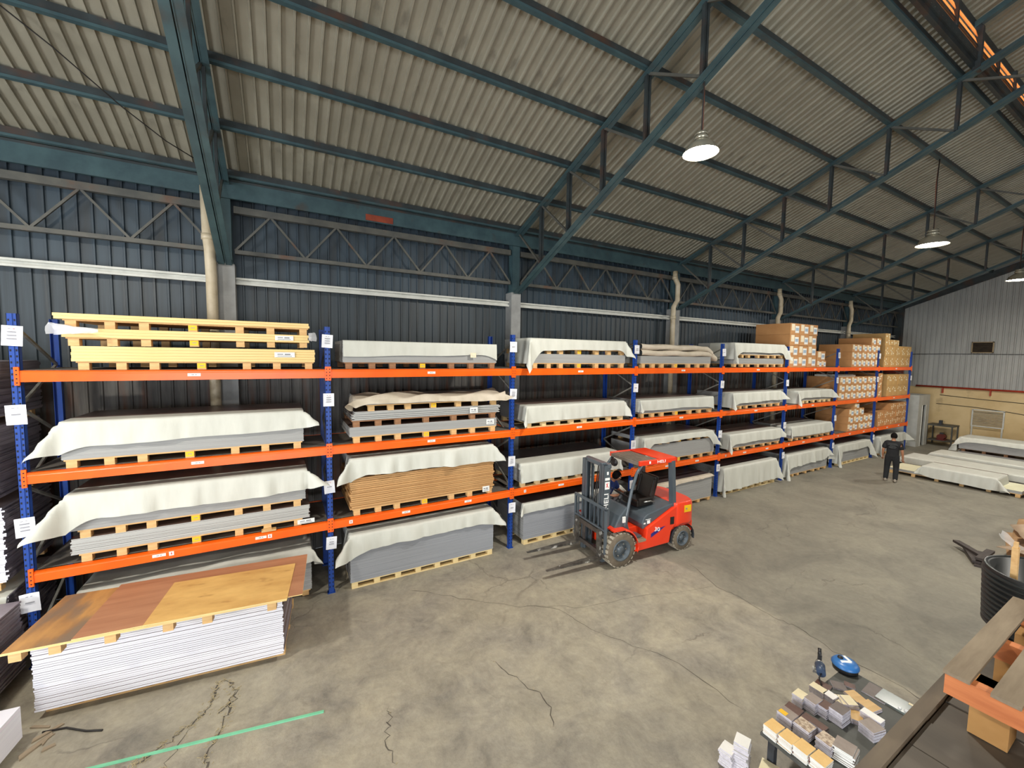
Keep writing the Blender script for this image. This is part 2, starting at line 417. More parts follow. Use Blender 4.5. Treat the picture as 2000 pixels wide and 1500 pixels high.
def thing(name, label, cat, loc=(0, 0, 0), rz=0, group=None):
    o = bpy.data.objects.new(name, None); o.empty_display_size = 0.1; COL.objects.link(o)
    o.location = loc; o.rotation_euler = (0, 0, rz)
    return tag(o, label, cat, group)
def inst(src, parent=None, loc=None, rz=None, label=None):
    c = src.copy(); COL.objects.link(c)
    c.parent = parent
    if loc is not None: c.location = loc
    if rz is not None: c.rotation_euler = (0, 0, rz)
    if label: c['label'] = label
    return c
def textmesh(txt, size, depth=0.003):
    cu = bpy.data.curves.new('lettering', 'FONT'); cu.body = txt; cu.size = size; cu.extrude = depth; cu.resolution_u = 2
    cu.align_x = 'CENTER'; cu.align_y = 'CENTER'
    o = bpy.data.objects.new('lettering', cu); COL.objects.link(o)
    dg = bpy.context.evaluated_depsgraph_get(); dg.update()
    me = bpy.data.meshes.new_from_object(o.evaluated_get(dg))
    COL.objects.unlink(o); bpy.data.objects.remove(o)
    return me
def lettering(txt, size, mname, parent, mtx, name='lettering', sx=1.0, bold=0.0):
    me = textmesh(txt, size)
    me.materials.clear(); me.materials.append(MATS[mname])
    o = bpy.data.objects.new(name, me); COL.objects.link(o); o.parent = parent
    o.matrix_local = mtx @ Matrix.Diagonal((sx, 1, 1, 1))
    return o

# ================================================================== SETTING
XL, XR, YW, YB = -13.5, 28.5, 9.3, -9.3
SL = 0.376
def zc(y): return 7.08+SL*(8.9-abs(y))       # lower edge of rafters
ZS = 0.262
fl = MB().box((XL, YB, -0.12), (XR, YW, 0), 0).build('floor', 'floor'); tag(fl, kind='structure')

def ribbed(width, length, pitch, flat, depth, n):
    """sheet in local XZ (x = width, z = length), ribs pushed to +Y"""
    xs = []
    for i in range(n):
        b = i*pitch
        e = pitch-flat; rr = e*0.22
        xs += [(b, 0), (b+flat, 0), (b+flat+rr, depth), (b+pitch-rr, depth)]
    xs.append((n*pitch, 0))
    mb = MB()
    mb.grid([[(x, y, 0) for x, y in xs], [(x, y, length) for x, y in xs]], smooth=False)
    return mb

# --- long wall with sheets
wl = MB().box((XL, YW+0.06, 0), (XR, YW+0.14, 7.3)).build('wall_left', 'wall_low'); tag(wl, kind='structure')
up_me = ribbed(0.925, 1.95, 0.185, 0.14, -0.026, 5).mesh('wall_sheet', ['wall_blue'])
mid_me = ribbed(0.925, 1.70, 0.185, 0.14, -0.026, 5).mesh('wall_sheet', ['wall_dark'])
lo_me = ribbed(0.925, 3.78, 0.185, 0.14, -0.026, 5).mesh('wall_sheet', ['wall_low'])
x = -8.45
while x < XR-0.4:
    for me, z, dy in ((up_me, 5.38, 0.018), (mid_me, 3.72, 0.008), (lo_me, 0.0, 0.0)):
        o = bpy.data.objects.new('wall_sheet', me); COL.objects.link(o); o.parent = wl
        o.location = (x, YW+R.uniform(-0.004, 0.004)+dy, z)
    x += 0.925
# --- end wall
mbw = MB().box((XR+0.06, YB, 0), (XR+0.16, YW, 7.2))
mbw.add([(XR+0.06, YB, 7.2), (XR+0.06, YW, 7.2), (XR+0.06, 0, 10.75), (XR+0.16, YB, 7.2), (XR+0.16, YW, 7.2), (XR+0.16, 0, 10.75)], [(0, 2, 1), (3, 4, 5), (1, 2, 5, 4), (2, 0, 3, 5)])
we = mbw.build('wall_end', 'wall_end'); tag(we, kind='structure')
MB().box((XR-0.06, YB, 0), (XR+0.06, YW, 2.82)).build('plaster_base', 'plaster', we)
y = YW-0.05; 
while y > -3.5:
    top = zc(y-0.46)+0.1
    o = ribbed(0.925, top-2.8, 0.185, 0.11, -0.03, 5).build('wall_sheet', ['wall_end'], we, (XR+0.02+R.uniform(-.004, .004), y, 2.8))
    o.rotation_euler = (0, 0, -pi/2)
    y -= 0.925
# the rest of the shell, behind the camera, with the loading doors
wr = MB()
for a, b_ in ((XL, -6.0), (1.0, XR)): wr.box((a, YB-0.1, 0), (b_, YB, 7.3))
wr.box((-6.0, YB-0.1, 4.6), (1.0, YB, 7.3))
tag(wr.build('wall_right', 'wall_blue'), kind='structure')
wb = MB().box((XL-0.1, YB, 0), (XL, -2.6, 7.2)).box((XL-0.1, 3.6, 0), (XL, YW, 7.2)).box((XL-0.1, -2.6, 4.6), (XL, 3.6, 7.2))
wb.add([(XL, YB, 7.2), (XL, YW, 7.2), (XL, 0, 10.75)], [(0, 1, 2)])
tag(wb.build('wall_back', 'wall_blue'), kind='structure')

# --- ceiling: roof sheets and purlins
YM = 2.70                      # edge of the monitor opening
slope = atan2(SL, 1)
ce = MB().box((XL, 2.7, 7.08+SL*6.2+ZS+0.16), (XR, 2.78, 7.08+SL*6.2+ZS+0.2)).build('ceiling', 'teal_dark'); tag(ce, kind='structure')
rl = (YW+0.1-YM)/cos(slope)
rs = ribbed(0.827, rl, 0.1654, 0.127, -0.034, 5).mesh('roof_sheet', ['roof'])
def roof_rot(side):
    # local x -> world X, local z -> up the slope, local y -> up
    d = Vector((0, -cos(slope)*side, sin(slope))); xx = Vector((1, 0, 0)); n = d.cross(xx)
    if n.z < 0: n = -n
    return Matrix((xx, n, d)).transposed()
x = -7.5
k = 0
while x < XR-0.05:
    o = bpy.data.objects.new('roof_sheet', rs); COL.objects.link(o); o.parent = ce
    o.matrix_local = Matrix.Translation((x, YW+0.1, 7.08+SL*(8.9-YW-0.1)+ZS+(0.006 if k % 2 else 0))) @ roof_rot(1).to_4x4()
    x += 0.825; k += 1
# far slope, unseen ends and an added backing against sky leaks
fs = MB()
z_e = zc(9.4)+ZS
fs.add([(XL, YB-0.1, z_e), (XR, YB-0.1, z_e), (XR, -YM, zc(YM)+ZS), (XL, -YM, zc(YM)+ZS)], [(0, 1, 2, 3)])
fs.add([(XL, YW+.1, z_e), (-7.49, YW+.1, z_e), (-7.49, YM, zc(YM)+ZS), (XL, YM, zc(YM)+ZS)], [(0, 1, 2, 3)])
fs.add([(-7.5, YW+.1, z_e+0.075), (XR+.1, YW+.1, z_e+0.075), (XR+.1, YM, zc(YM)+ZS+.075), (-7.5, YM, zc(YM)+ZS+.075)], [(0, 1, 2, 3)])
fs.build('roof_slope_and_backing', 'roof', ce)
# monitor roof
ZM = 10.22
rlm = (YM+0.45)/cos(slope)
rm = ribbed(0.827, rlm, 0.1654, 0.127, -0.034, 5).mesh('roof_sheet', ['roof'])
x = -0.5
while x < XR-0.05:
    o = bpy.data.objects.new('roof_sheet', rm); COL.objects.link(o); o.parent = ce
    o.matrix_local = Matrix.Translation((x, YM+0.45, ZM-0.14+ZS)) @ roof_rot(1).to_4x4()
    x += 0.825
ridge = ZM-0.14+ZS+SL*(YM+0.45)
fm = MB().add([(XL, -YM-.45, ZM-.14+ZS), (XR, -YM-.45, ZM-.14+ZS), (XR, 0, ridge), (XL, 0, ridge)], [(0, 1, 2, 3)])
fm.add([(XL, YM+.45, ZM-.14+ZS), (-0.5, YM+.45, ZM-.14+ZS), (-0.5, 0, ridge), (XL, 0, ridge)], [(0, 1, 2, 3)])
fm.add([(-.5, YM+.45, ZM-.14+ZS+.075), (XR, YM+.45, ZM-.14+ZS+.075), (XR, 0, ridge+.075), (-.5, 0, ridge+.075)], [(0, 1, 2, 3)])  # unseen backing added above the sheets to stop sky leaking at seams
fm.build('monitor_slope_and_backing', 'roof', ce)
# purlins (C section: web + lower lip, its lit tone put into the lighter teal)
for i, yy in enumerate((8.9, 7.9, 6.9, 5.9, 4.9, 3.9, 2.9)):
    p = MB(); zz = zc(yy)+0.1
    p.box((XL, yy-0.012, zz), (XR, yy+0.0, zz+0.128), 0)
    p.box((XL, yy-0.012, zz-0.006), (XR, yy+0.05, zz+0.008), 1)
    p.box((XL, yy-0.022, zz-0.006), (XR, yy-0.012, zz+0.03), 1)
    p.build('purlin', ['teal_dark', 'teal'], ce)
for yy, zz in ((YM+.05, zc(YM)+0.1), (YM+.1, ZM+0.0), (0.1, ridge-0.3), (1.4, ZM+SL*1.2-0.02)):
    MB().box((XL, yy-0.03, zz), (XR, yy+0.03, zz+0.15)).build('purlin', 'teal_dark', ce)
# monitor louvres: each bay of three tilted slats between mullions
for b_ in range(14):
    x0 = 0.9+b_*1.2
    MB().box((x0-0.035, YM-0.02, 9.74), (x0+0.035, YM+0.05, 10.24)).build('mullion', 'teal_dark', ce)
    for k in range(3):
        zz = 9.77+k*0.128
        s_ = MB().bar((x0+0.035, YM+0.03, zz+0.05), (x0+1.165, YM+0.03, zz+0.05), 0.012, 0.118, 0, upv=(0, 0.25, 1))
        s_.build('louvre_slat', 'louvre', ce)
MB().box((XL, YM-.01, 9.6), (XR, YM+0.05, 9.75)).build('monitor_sill', 'teal_dark', ce)

# --- eave beam and wall girt rail
tb = MB().box((XL, 8.97, 6.84), (XR, 9.02, 7.13), 0).box((XL, 8.97, 7.13), (XR, 9.2, 7.17), 1)
o = tb.build('trim_1', ['teal', 'teal_dark']); tag(o, kind='structure')
MB().box((0.9, 8.958, 6.86), (1.45, 8.969, 6.98)).build('primer_patch', 'rust_red', o)['label'] = 'bare orange primer patch'
g = MB()
for z0 in (5.36, 5.45):
    g.box((XL, 9.12, z0), (XR, 9.2, z0+0.035))
g.box((XL, 9.18, 5.36), (XR, 9.21, 5.48))
tag(g.build('trim_2', 'white_steel'), kind='structure')

# --- columns, wall girders, roof trusses
TX = [-7.5, -1.5, 4.5, 10.5, 16.5, 22.5]
ORD = ['leftmost', 'second', 'third', 'fourth', 'fifth', 'sixth']
def column(x, label):
    t = thing('column', label, 'column', (x, 9.1, 0))
    MB().box((-0.135, -0.1, 0), (0.135, 0.2, 5.7)).build('concrete_pedestal', 'pedestal', t)
    p = MB().box((-0.1, -0.08, 5.7), (0.1, -0.065, 7.2)).box((-0.1, 0.12, 5.7), (0.1, 0.135, 7.2)).box((-0.012, -0.07, 5.7), (0.012, 0.13, 7.2)).box((-0.12, -0.1, 5.7), (0.12, 0.15, 5.73))
    p.box((-0.1, -0.07, 5.73), (-0.09, 0.13, 7.2))
    p.build('steel_post', 'teal', t)
names_c = {-1.5: 'grey concrete column with teal steel top behind the yellow plywood piles', 4.5: 'grey concrete column with teal steel top behind the third shelf bay',
           10.5: 'grey concrete column with teal steel top beside the bent pipe behind the fourth shelf bay', 16.5: 'dim grey column with steel top behind the tall carton stack',
           22.5: 'dim grey column near the far corner behind the last cartons'}
for x in TX[1:]: column(x, names_c[x])
gnames = ['lattice girder on the blue wall left of the first roof truss', 'lattice girder on the blue wall between first and second column',
          'rusty lattice girder on the blue wall between second and third column', 'lattice girder on the dim wall between third and fourth column',
          'lattice girder on the dim wall above the tall cartons', 'lattice girder on the dark wall next to the far corner']
for i, x in enumerate(TX):
    x1 = x+6 if x < 22 else XR-0.1
    t = thing('wall_girder', gnames[i], 'girder', (x, 9.1, 5.9))
    a, b_ = 0.14, x1-x-0.14
    MB().box((a, -0.05, 0.72), (b_, 0.05, 0.80)).box((a, -0.05, 0.80), (b_, -0.04, 0.84)).build('top_chord', 'girder', t)
    MB().box((a, -0.05, 0.0), (b_, 0.05, 0.07)).build('bottom_chord', 'girder', t)
    n = 10; st = (b_-a)/n
    for k in range(n):
        za, zb = (0.05, 0.74) if k % 2 == 0 else (0.74, 0.05)
        MB().bar((a+k*st, -0.02, za), (a+(k+1)*st, -0.02, zb), 0.035, 0.035).build('lattice_bar', 'girder', t)
def roof_truss(x, label, half=False):
    t = thing('roof_truss', label, 'truss', (x, 0, 0))
    zb = lambda y: 5.7+0.455*(8.87-abs(y))
    for s in (1, -1):
        for nm, za, z0_ in (('top_chord', zc(8.95), zc(0)), ('bottom_chord', zb(8.95), zb(0))):
            c_ = MB()
            for e in (-1, 1):
                c_.bar((e*0.056, s*8.95, za+0.008), (e*0.056, 0, z0_+0.008), 0.092, 0.012)
                c_.bar((e*0.012, s*8.95, za+0.05), (e*0.012, 0, z0_+0.05), 0.01, 0.1)
            c_.build(nm, 'teal', t)
        ys = [8.9-k for k in range(9)]
        for k in range(1, 9):
            y = ys[k]*s
            MB().bar((-0.03, y, zb(y)+0.05), (-0.03, y, zc(y)+0.05), 0.04, 0.05).bar((0.03, y, zb(y)+0.05), (0.03, y, zc(y)+0.05), 0.04, 0.05).build('vertical_member', 'teal_dark', t)
            MB().bar((0, ys[k-1]*s, zc(ys[k-1])+0.04), (0, y, zb(y)+0.06), 0.035, 0.04).build('diagonal_member', 'girder', t)
        MB().bar((0, s*YM, zc(YM)), (0, s*YM, ZM-0.03), 0.1, 0.1).build('monitor_post', 'teal_dark', t)
        MB().bar((0, s*(YM+.3), ZM-.05), (0, 0, ZM-.05+SL*(YM+.3)), 0.1, 0.1).build('monitor_chord', 'teal', t)
tn = {-7.5: 'teal roof truss beyond the left edge of the photo', -1.5: 'wide teal roof truss crossing overhead at upper left', 4.5: 'teal roof truss next to the bright hanging lamp, in front of it',
      10.5: 'teal roof truss between the nearest and the second hanging lamp', 16.5: 'dim roof truss just beyond the second hanging lamp', 22.5: 'dim roof truss nearest the far end wall'}
for x in TX: roof_truss(x, tn[x])
er = MB()
for s in (1, -1): er.bar((XR-0.1, s*9.1, zc(9.1)+0.0), (XR-0.1, 0, zc(0)+0.0), 0.1, 0.3)
tag(er.build('trim_3', 'teal_dark'), kind='structure')
MB().box((XR-0.4, 8.9, 0), (XR-0.1, 9.2, 7.2)).build('trim_4', 'teal_dark')['kind'] = 'structure'

# --- downpipes
def downpipe(pts, r, label):
    o = MB().tube(pts, r, 12).build('downpipe', 'pvc'); tag(o, label, 'pipe')
    mb = MB()
    for i in (1, -2): mb.cyl(Vector(pts[i])-Vector((0, 0, 0.05)), Vector(pts[i])+Vector((0, 0, 0.05)), r*1.15, n=12)
    mb.build('pipe_collar', 'pvc', o)
downpipe([(-1.74, 8.9, 6.95), (-1.73, 8.9, 6.1), (-1.71, 8.9, 5.9), (-1.70, 8.9, 5.4), (-1.70, 8.9, 4.0), (-1.7, 8.9, 0.05)], 0.085, 'thick cream pipe beside the first teal column at left')
for x, lb in ((10.2, 'bent cream pipe beside the third column, left of the tall cartons'), (16.2, 'bent cream pipe just left of the tall carton stack top'), (22.15, 'farthest bent cream pipe near the end wall corner')):
    downpipe([(x+0.02, 8.9, 6.85), (x+0.02, 8.9, 6.65), (x+0.17, 8.9, 6.45), (x+0.17, 8.9, 5.95), (x-0.0, 8.9, 5.72), (x, 8.9, 5.4), (x, 8.9, 0.05)], 0.075, lb)
# --- loose wire at the upper left
wp = [(-4.3, 6.4, 8.5), (-3.6, 6.9, 8.12), (-3.0, 7.3, 7.78), (-2.5, 7.75, 7.46), (-2.1, 8.1, 7.26), (-1.6, 8.5, 7.12)]
tag(MB().tube(wp, 0.008, 6).build('loose_wire', 'wire'), 'black wire slung under the roof at upper left', 'wire')

# --- hanging lamps
def lamp(x, y, z, r, ztop, label, power):
    t = thing('hanging_lamp', label, 'lamp', (x, y, z))
    s_ = r/0.25
    MB().lathe([(0.25*s_, 0.0), (0.24*s_, 0.02), (0.2*s_, 0.1*s_), (0.12*s_, 0.17*s_), (0.08*s_, 0.19*s_), (0.08*s_, 0.30*s_), (0.0, 0.31*s_)], n=28).build('lamp_shade', 'lamp_shell', t)
    MB().lathe([(0.09*s_, 0.20*s_), (0.1*s_, 0.21*s_), (0.1*s_, 0.23*s_), (0.09*s_, 0.24*s_)], n=20).lathe([(0.09*s_, 0.26*s_), (0.1*s_, 0.27*s_), (0.09*s_, 0.28*s_)], n=20).build('cooling_fin', 'lamp_shell', t)
    MB().lathe([(0.0, 0.012), (0.235*s_, 0.012)], n=28).build('diffuser', 'lamp_glow', t)
    h = ztop-z
    MB().tube([(0, 0, 0.3*s_), (0.01, 0, h*0.5), (-0.02, 0, h*0.75), (0.01, 0, h)], 0.01, 6).build('suspension_rod', 'wire', t)
    MB().tube([(0.015, 0, 0.3*s_), (0.03, 0.01, h*0.4), (0.0, 0.02, h*0.7), (0.02, 0, h)], 0.012, 6).build('power_cable', 'copper_wire', t)
    l = bpy.data.lights.new('lamp_light', 'AREA'); l.shape = 'DISK'; l.size = 2*r*0.9; l.energy = power; l.color = (1.0, 0.955, 0.86)
    lo = bpy.data.objects.new('lamp_light', l); COL.objects.link(lo); lo.parent = t; lo.location = (0, 0, -0.01)
LP = 245
lamp(4.52, 3.9, 7.0, 0.235, zc(3.9)+0.1, 'brightest hanging lamp, nearest the camera', LP)
lamp(13.4, 3.9, 7.0, 0.31, zc(3.9)+0.1, 'second hanging lamp, at right beyond the middle truss', LP)
lamp(21.6, 3.9, 6.98, 0.31, zc(3.9)+0.1, 'farthest hanging lamp, at the right edge by the end wall', LP*0.8)
lamp(-4.4, 3.9, 7.0, 0.28, zc(3.9)+0.1, 'hanging lamp beyond the left edge of the photo', LP)
for x, nm in ((-4.4, 'first'), (4.5, 'second'), (13.4, 'third'), (21.6, 'fourth')): lamp(x, -3.9, 7.0, 0.28, zc(3.9)+0.1, nm+' hanging lamp from the left in the row behind the camera', LP*0.8)
for o in list(COL.objects):
    if o.name.startswith('hanging_lamp') and 'behind the camera' in o.get('label', ''): o['group'] = 'lamps behind the camera'

# --- end wall fittings
v = thing('wall_vent', 'small brown vent window high on the grey end wall', 'vent', (XR-0.045, 6.0, 4.83))
MB().box((-0.06, -0.36, -0.27), (0.0, 0.36, -0.23)).box((-0.06, -0.36, 0.23), (0.0, 0.36, 0.27)).box((-0.06, -0.36, -0.27), (0.0, -0.32, 0.27)).box((-0.06, 0.32, -0.27), (0, 0.36, 0.27)).build('vent_frame', 'vent_frame', v)
for k in range(8): MB().bar((-0.02, -0.32, -0.2+k*0.056), (-0.02, 0.32, -0.2+k*0.056), 0.06, 0.012, upv=(0.7, 0, 1)).build('vent_slat', 'vent_brown', v)
MB().box((-0.005, -0.32, -0.23), (0.0, 0.32, 0.23)).build('vent_back', 'vent_brown', v)
pp = MB().tube([(XR-0.16, 8.2, 2.86), (XR-0.16, 2.0, 2.80), (XR-0.16, -4, 2.76)], 0.045, 10)
o = pp.build('red_pipe', 'red_pipe'); tag(o, 'long red pipe along the beige end wall', 'pipe')
for y in (7.2, 5.6, 4.2): MB().box((XR-0.2, y-0.02, 2.55), (XR-0.06, y+0.02, 2.8)).build('pipe_bracket', 'red_pipe', o)
for lb, pts in (('upper black cable sagging along the beige end wall', [(XR-0.08, 7.3, 2.45), (XR-0.08, 6, 2.36), (XR-0.08, 4.6, 2.3), (XR-0.08, 3, 2.2)]),
                ('lower black cable sagging along the beige end wall', [(XR-0.08, 7.4, 2.0), (XR-0.08, 6, 1.95), (XR-0.08, 5, 1.85), (XR-0.08, 3.6, 1.65)]),
                ('dark cable strung across the grey end wall under the vent', [(XR-0.02, 8.6, 4.5), (XR-0.02, 7.2, 4.52), (XR-0.02, 5, 4.5), (XR-0.02, 2.5, 4.5)])):
    tag(MB().tube(pts, 0.014, 6).build('wall_cable', 'wire'), lb, 'cable')
gr = thing('louvred_panel', 'white louvred panel leaning on the beige end wall', 'panel', (XR-0.2, 5.6, 1.1))
MB().box((-0.03, -0.52, -0.05), (0.0, 0.52, 0.0)).box((-0.03, -0.52, 0.73), (0.0, 0.52, 0.78)).box((-0.03, -0.52, 0), (0, -0.47, 0.75)).box((-0.03, 0.47, 0), (0, 0.52, 0.75)).build('panel_frame', 'white_steel', gr)
for k in range(10): MB().bar((-0.015, -0.47, 0.05+k*0.07), (-0.015, 0.47, 0.05+k*0.07), 0.05, 0.008, upv=(0.6, 0, 1)).build('louvre_slat', 'booth', gr)
MB().box((-0.03, -0.5, -1.1), (0.0, -0.45, -0.05)).box((-0.03, 0.45, -1.1), (0, 0.5, -0.05)).build('panel_leg', 'white_steel', gr)
bt = thing('utility_booth', 'pale grey booth with a narrow dark doorway at the rack end', 'booth', (25.9, 7.35, 0))
MB().box((0, 0, 0), (0.45, 0.06, 2.45)).box((0.95, 0, 0), (1.4, 0.06, 2.45)).box((0.45, 0, 2.0), (0.95, 0.06, 2.45)).box((1.34, 0.06, 0), (1.4, 1.5, 2.45)).box((0, 0.06, 0), (0.06, 1.5, 2.45)).box((0, 0, 2.45), (1.4, 1.5, 2.5)).build('booth_shell', 'booth', bt)
MB().box((0.06, 1.45, 0), (1.34, 1.5, 2.45)).build('back_panel', 'black', bt)
MB().box((0.45, -0.02, 0), (0.5, 0.0, 2.0)).box((0.9, -0.02, 0), (0.95, 0.0, 2.0)).build('door_frame', 'white_steel', bt)
tag(MB().box((25.95, 8.3, 2.52), (26.9, 8.8, 3.75)).box((25.93, 8.28, 3.7), (26.92, 8.82, 3.76)).box((26.3, 8.27, 2.55), (26.33, 8.3, 3.7)).build('red_locker', 'maroon'), 'dark red locker standing on top of the grey booth', 'locker')
wt = thing('work_table', 'dark steel work table against the beige end wall', 'table', (27.65, 6.95, 0))
MB().box((-0.4, -0.5, 0.98), (0.5, 0.45, 1.03)).build('table_top', 'table_top', wt)
for a in (-0.37, 0.47):
    for b_ in (-0.46, 0.41): MB().box((a-0.025, b_-0.025, 0), (a+0.025, b_+0.025, 0.98)).build('leg', 'table_top', wt)
MB().box((-0.37, -0.46, 0.25), (0.47, 0.41, 0.28)).build('lower_shelf', 'table_top', wt)
ml = thing('machine', 'small red machine on the lower shelf of the work table', 'machine', (27.6, 6.9, 0.28))
MB().cyl((-0.2, 0, 0.16), (0.2, 0, 0.16), 0.14, n=16).box((-0.25, -0.15, 0), (0.25, 0.15, 0.05)).build('motor_body', 'maroon', ml)
MB().cyl((0.2, 0, 0.16), (0.3, 0, 0.16), 0.05, n=12).box((-0.1, -0.06, 0.28), (0.1, 0.06, 0.36)).build('shaft', 'fl_dark', ml)
vi = thing('bench_vice', 'dark bench vice on the work table top', 'vice', (27.7, 7.0, 1.03))
MB().box((-0.12, -0.07, 0), (0.12, 0.07, 0.05)).box((-0.09, -0.05, 0.05), (-0.02, 0.05, 0.2)).box((0.04, -0.05, 0.05), (0.1, 0.05, 0.2)).build('vice_body', 'fl_dark', vi)
MB().cyl((0.1, 0, 0.12), (0.22, 0, 0.12), 0.015).cyl((0.21, -0.1, 0.12), (0.21, 0.1, 0.12), 0.008).build('screw_handle', 'steel', vi)
#@@PART2
# ================================================================== PALLET RACK
BAY = 3.535
UX = [(i-1)*BAY for i in range(9)]
LV = [1.21, 2.50, 3.79]
DK = [0.0, 1.285, 2.575, 3.865]
rack = thing('pallet_rack', 'long blue and orange pallet rack of eight bays along the left wall', 'rack', (UX[0], 7.4, 0))
OX = UX[0]
PW = 0.088
hole_me = {}
def post_mesh(detail):
    mb = MB(); h = 4.56
    # open C section facing the wall, with a raised central rib
    mb.box((-PW/2, 0, 0.0), (-PW/2+0.004, 0.07, h)).box((PW/2-0.004, 0, 0), (PW/2, 0.07, h)).box((-PW/2, 0, 0), (PW/2, 0.004, h))
    mb.box((-0.009, -0.008, 0.0), (0.009, 0.0, h)).box((-0.06, -0.02, 0), (0.06, 0.09, 0.012))
    return mb.mesh('upright_post', ['rack_blue'])
pm = post_mesh(True)
hm = MB()
for k in range(60):
    for sx in (-0.026, 0.026):
        z = 0.1+k*0.074
        hm.box((sx-0.008, -0.0012, z), (sx+0.008, 0.0, z+0.026))
hm = hm.mesh('slot_holes', ['hole'])
brm = MB()
for k in range(4):
    z0 = 0.35+k*1.02
    brm.bar((0, 0.06, z0), (0, 1.08, z0+0.5), 0.03, 0.03); brm.bar((0, 1.08, z0+0.5), (0, 0.06, z0+1.0), 0.03, 0.03)
def paper_mesh(nl, seed, wd=0.165, ht=0.215):
    r = random.Random(seed); mb = MB()
    P = []
    for i in range(5):
        u = i/4
        P.append([(-wd/2+wd*j/4, -0.004-0.012*abs(j/2-1)**2*(1 if seed % 2 else .3)-0.008*(1-u)*r.random(), -ht/2+ht*u) for j in range(5)])
    mb.grid(P, 0)
    mb.box((-0.03, -0.022, ht*0.33), (-0.008, -0.021, ht*0.36), 1).box((0.01, -0.022, ht*0.33), (0.026, -0.021, ht*0.36), 2 if seed % 3 == 0 else 1)
    for k in range(nl):
        z = ht*(0.02-(k-(nl-1)/2)*0.17)
        hw = 0.035+0.006*r.random()
        mb.box((-hw, -0.022, z-0.006), (hw, -0.021, z+0.006), 1)
    return mb.mesh('paper_sign', ['paper', 'ink', 'ink_red'])
papers = [paper_mesh(n, sd) for n, sd in ((3, 0), (1, 1), (1, 3), (3, 2), (2, 4))]
SZ = [4.30, 3.34, 1.90, 0.88]
for i, ux in enumerate(UX):
    fr = bpy.data.objects.new('upright_post', pm); COL.objects.link(fr); fr.parent = rack; fr.location = (ux-OX, 0, 0)
    hh = bpy.data.objects.new('slot_holes', hm); COL.objects.link(hh); hh.parent = fr; hh['kind'] = 'stuff'
    for k in range(4):
        if i == 8 and k != 1: continue
        if i == 7 and k == 2: continue
        pi_ = papers[(i*3+k*2) % 5] if i else papers[[0, 1, 3, 1][k]]
        s_ = bpy.data.objects.new('paper_sign', pi_); COL.objects.link(s_); s_.parent = fr
        s_.location = (R.uniform(-.012, .012), -0.008, SZ[k]+R.uniform(-.03, .03)); s_.rotation_euler = (0, R.uniform(-.06, .06), 0)
        if i == 0: s_.scale = (1.1, 1, 1.15)
    rp = bpy.data.objects.new('upright_post', pm); COL.objects.link(rp); rp.parent = rack; rp.location = (ux-OX, 1.13, 0); rp.rotation_euler = (0, 0, pi)
    if i == 0: brm_me = brm.mesh('frame_brace', ['galv'])
    bo = bpy.data.objects.new('frame_brace', brm_me); COL.objects.link(bo); bo.parent = rack; bo.location = (ux-OX, 0, 0)
# beams
BL = BAY-PW
bmb = MB()
H2 = 0.072
prof = [(-0.03, -H2), (-0.03, 0.03), (-0.026, 0.036), (-0.026, 0.05), (-0.03, H2-0.006), (0.018, H2), (0.018, -H2)]
vs_ = [(x, y, z) for x in (0, BL) for y, z in prof]; n = len(prof)
bmb.add(vs_, [(j, (j+1) % n, n+(j+1) % n, n+j) for j in range(n)]+[tuple(range(n)), tuple(reversed(range(n, 2*n)))])
beam_me = bmb.mesh('beam', ['orange'])
conn_me = MB().box((-0.023, -0.038, -0.115), (0.023, -0.012, 0.115)).mesh('end_connector', ['orange'])
ch = MB()
for k in range(4): ch.box((-0.007, -0.0395, -0.09+k*0.052), (0.007, -0.038, -0.075+k*0.052))
ch_me = ch.mesh('connector_slots', ['hole'])
lab = MB().box((-0.075, -0.032, -0.02), (0.075, -0.0305, 0.022), 0).box((-0.03, -0.0325, -0.004), (0.0, -0.032, 0.006), 1).box((0.012, -0.0325, -0.004), (0.03, -0.032, 0.006), 1)
lab_me = lab.mesh('beam_label', ['label_white', 'ink'])
arw = MB().box((-0.028, -0.032, -0.03), (0.028, -0.0305, 0.03), 0).add([(-0.012, -0.033, 0.0), (0.012, -0.033, 0.0), (0, -0.033, -0.018)], [(0, 2, 1)], 1).box((-0.005, -0.033, 0), (0.005, -0.032, 0.018), 1)
arw_me = arw.mesh('arrow_label', ['label_white', 'ink_red'])
deck_me = MB().box((0, 0.05, -0.002), (BL, 1.06, 0.004)).mesh('shelf_deck', ['deck'])
for b_ in range(8):
    for l in range(3):
        for yy, fl_ in ((0.0, True), (1.13, False)):
            o = bpy.data.objects.new('beam', beam_me); COL.objects.link(o); o.parent = rack
            o.location = (UX[b_]-OX+PW/2, yy, LV[l]); 
            if not fl_:
                o.location.x += BL; o.rotation_euler = (0, 0, pi)
            else:
                for xc in (-0.021, BL+0.021):
                    c_ = bpy.data.objects.new('end_connector', conn_me); COL.objects.link(c_); c_.parent = o; c_.location = (xc, 0, 0)
                    if b_ < 3:
                        c2 = bpy.data.objects.new('connector_slots', ch_me); COL.objects.link(c2); c2.parent = o; c2.location = (xc, 0, 0); c2['kind'] = 'stuff'
                xs = [BL*0.5] if l else [BL*0.36, BL*0.72]
                for xx in xs:
                    q = bpy.data.objects.new('beam_label', lab_me); COL.objects.link(q); q.parent = o; q.location = (xx, 0, 0)
                if l == 0:
                    for xx in ([BL*0.4, BL*0.755] if b_ == 0 else [0.28]):
                        q = bpy.data.objects.new('arrow_label', arw_me); COL.objects.link(q); q.parent = o; q.location = (xx, 0, 0)
        d = bpy.data.objects.new('shelf_deck', deck_me); COL.objects.link(d); d.parent = rack; d.location = (UX[b_]-OX+PW/2, 0, LV[l]+H2)

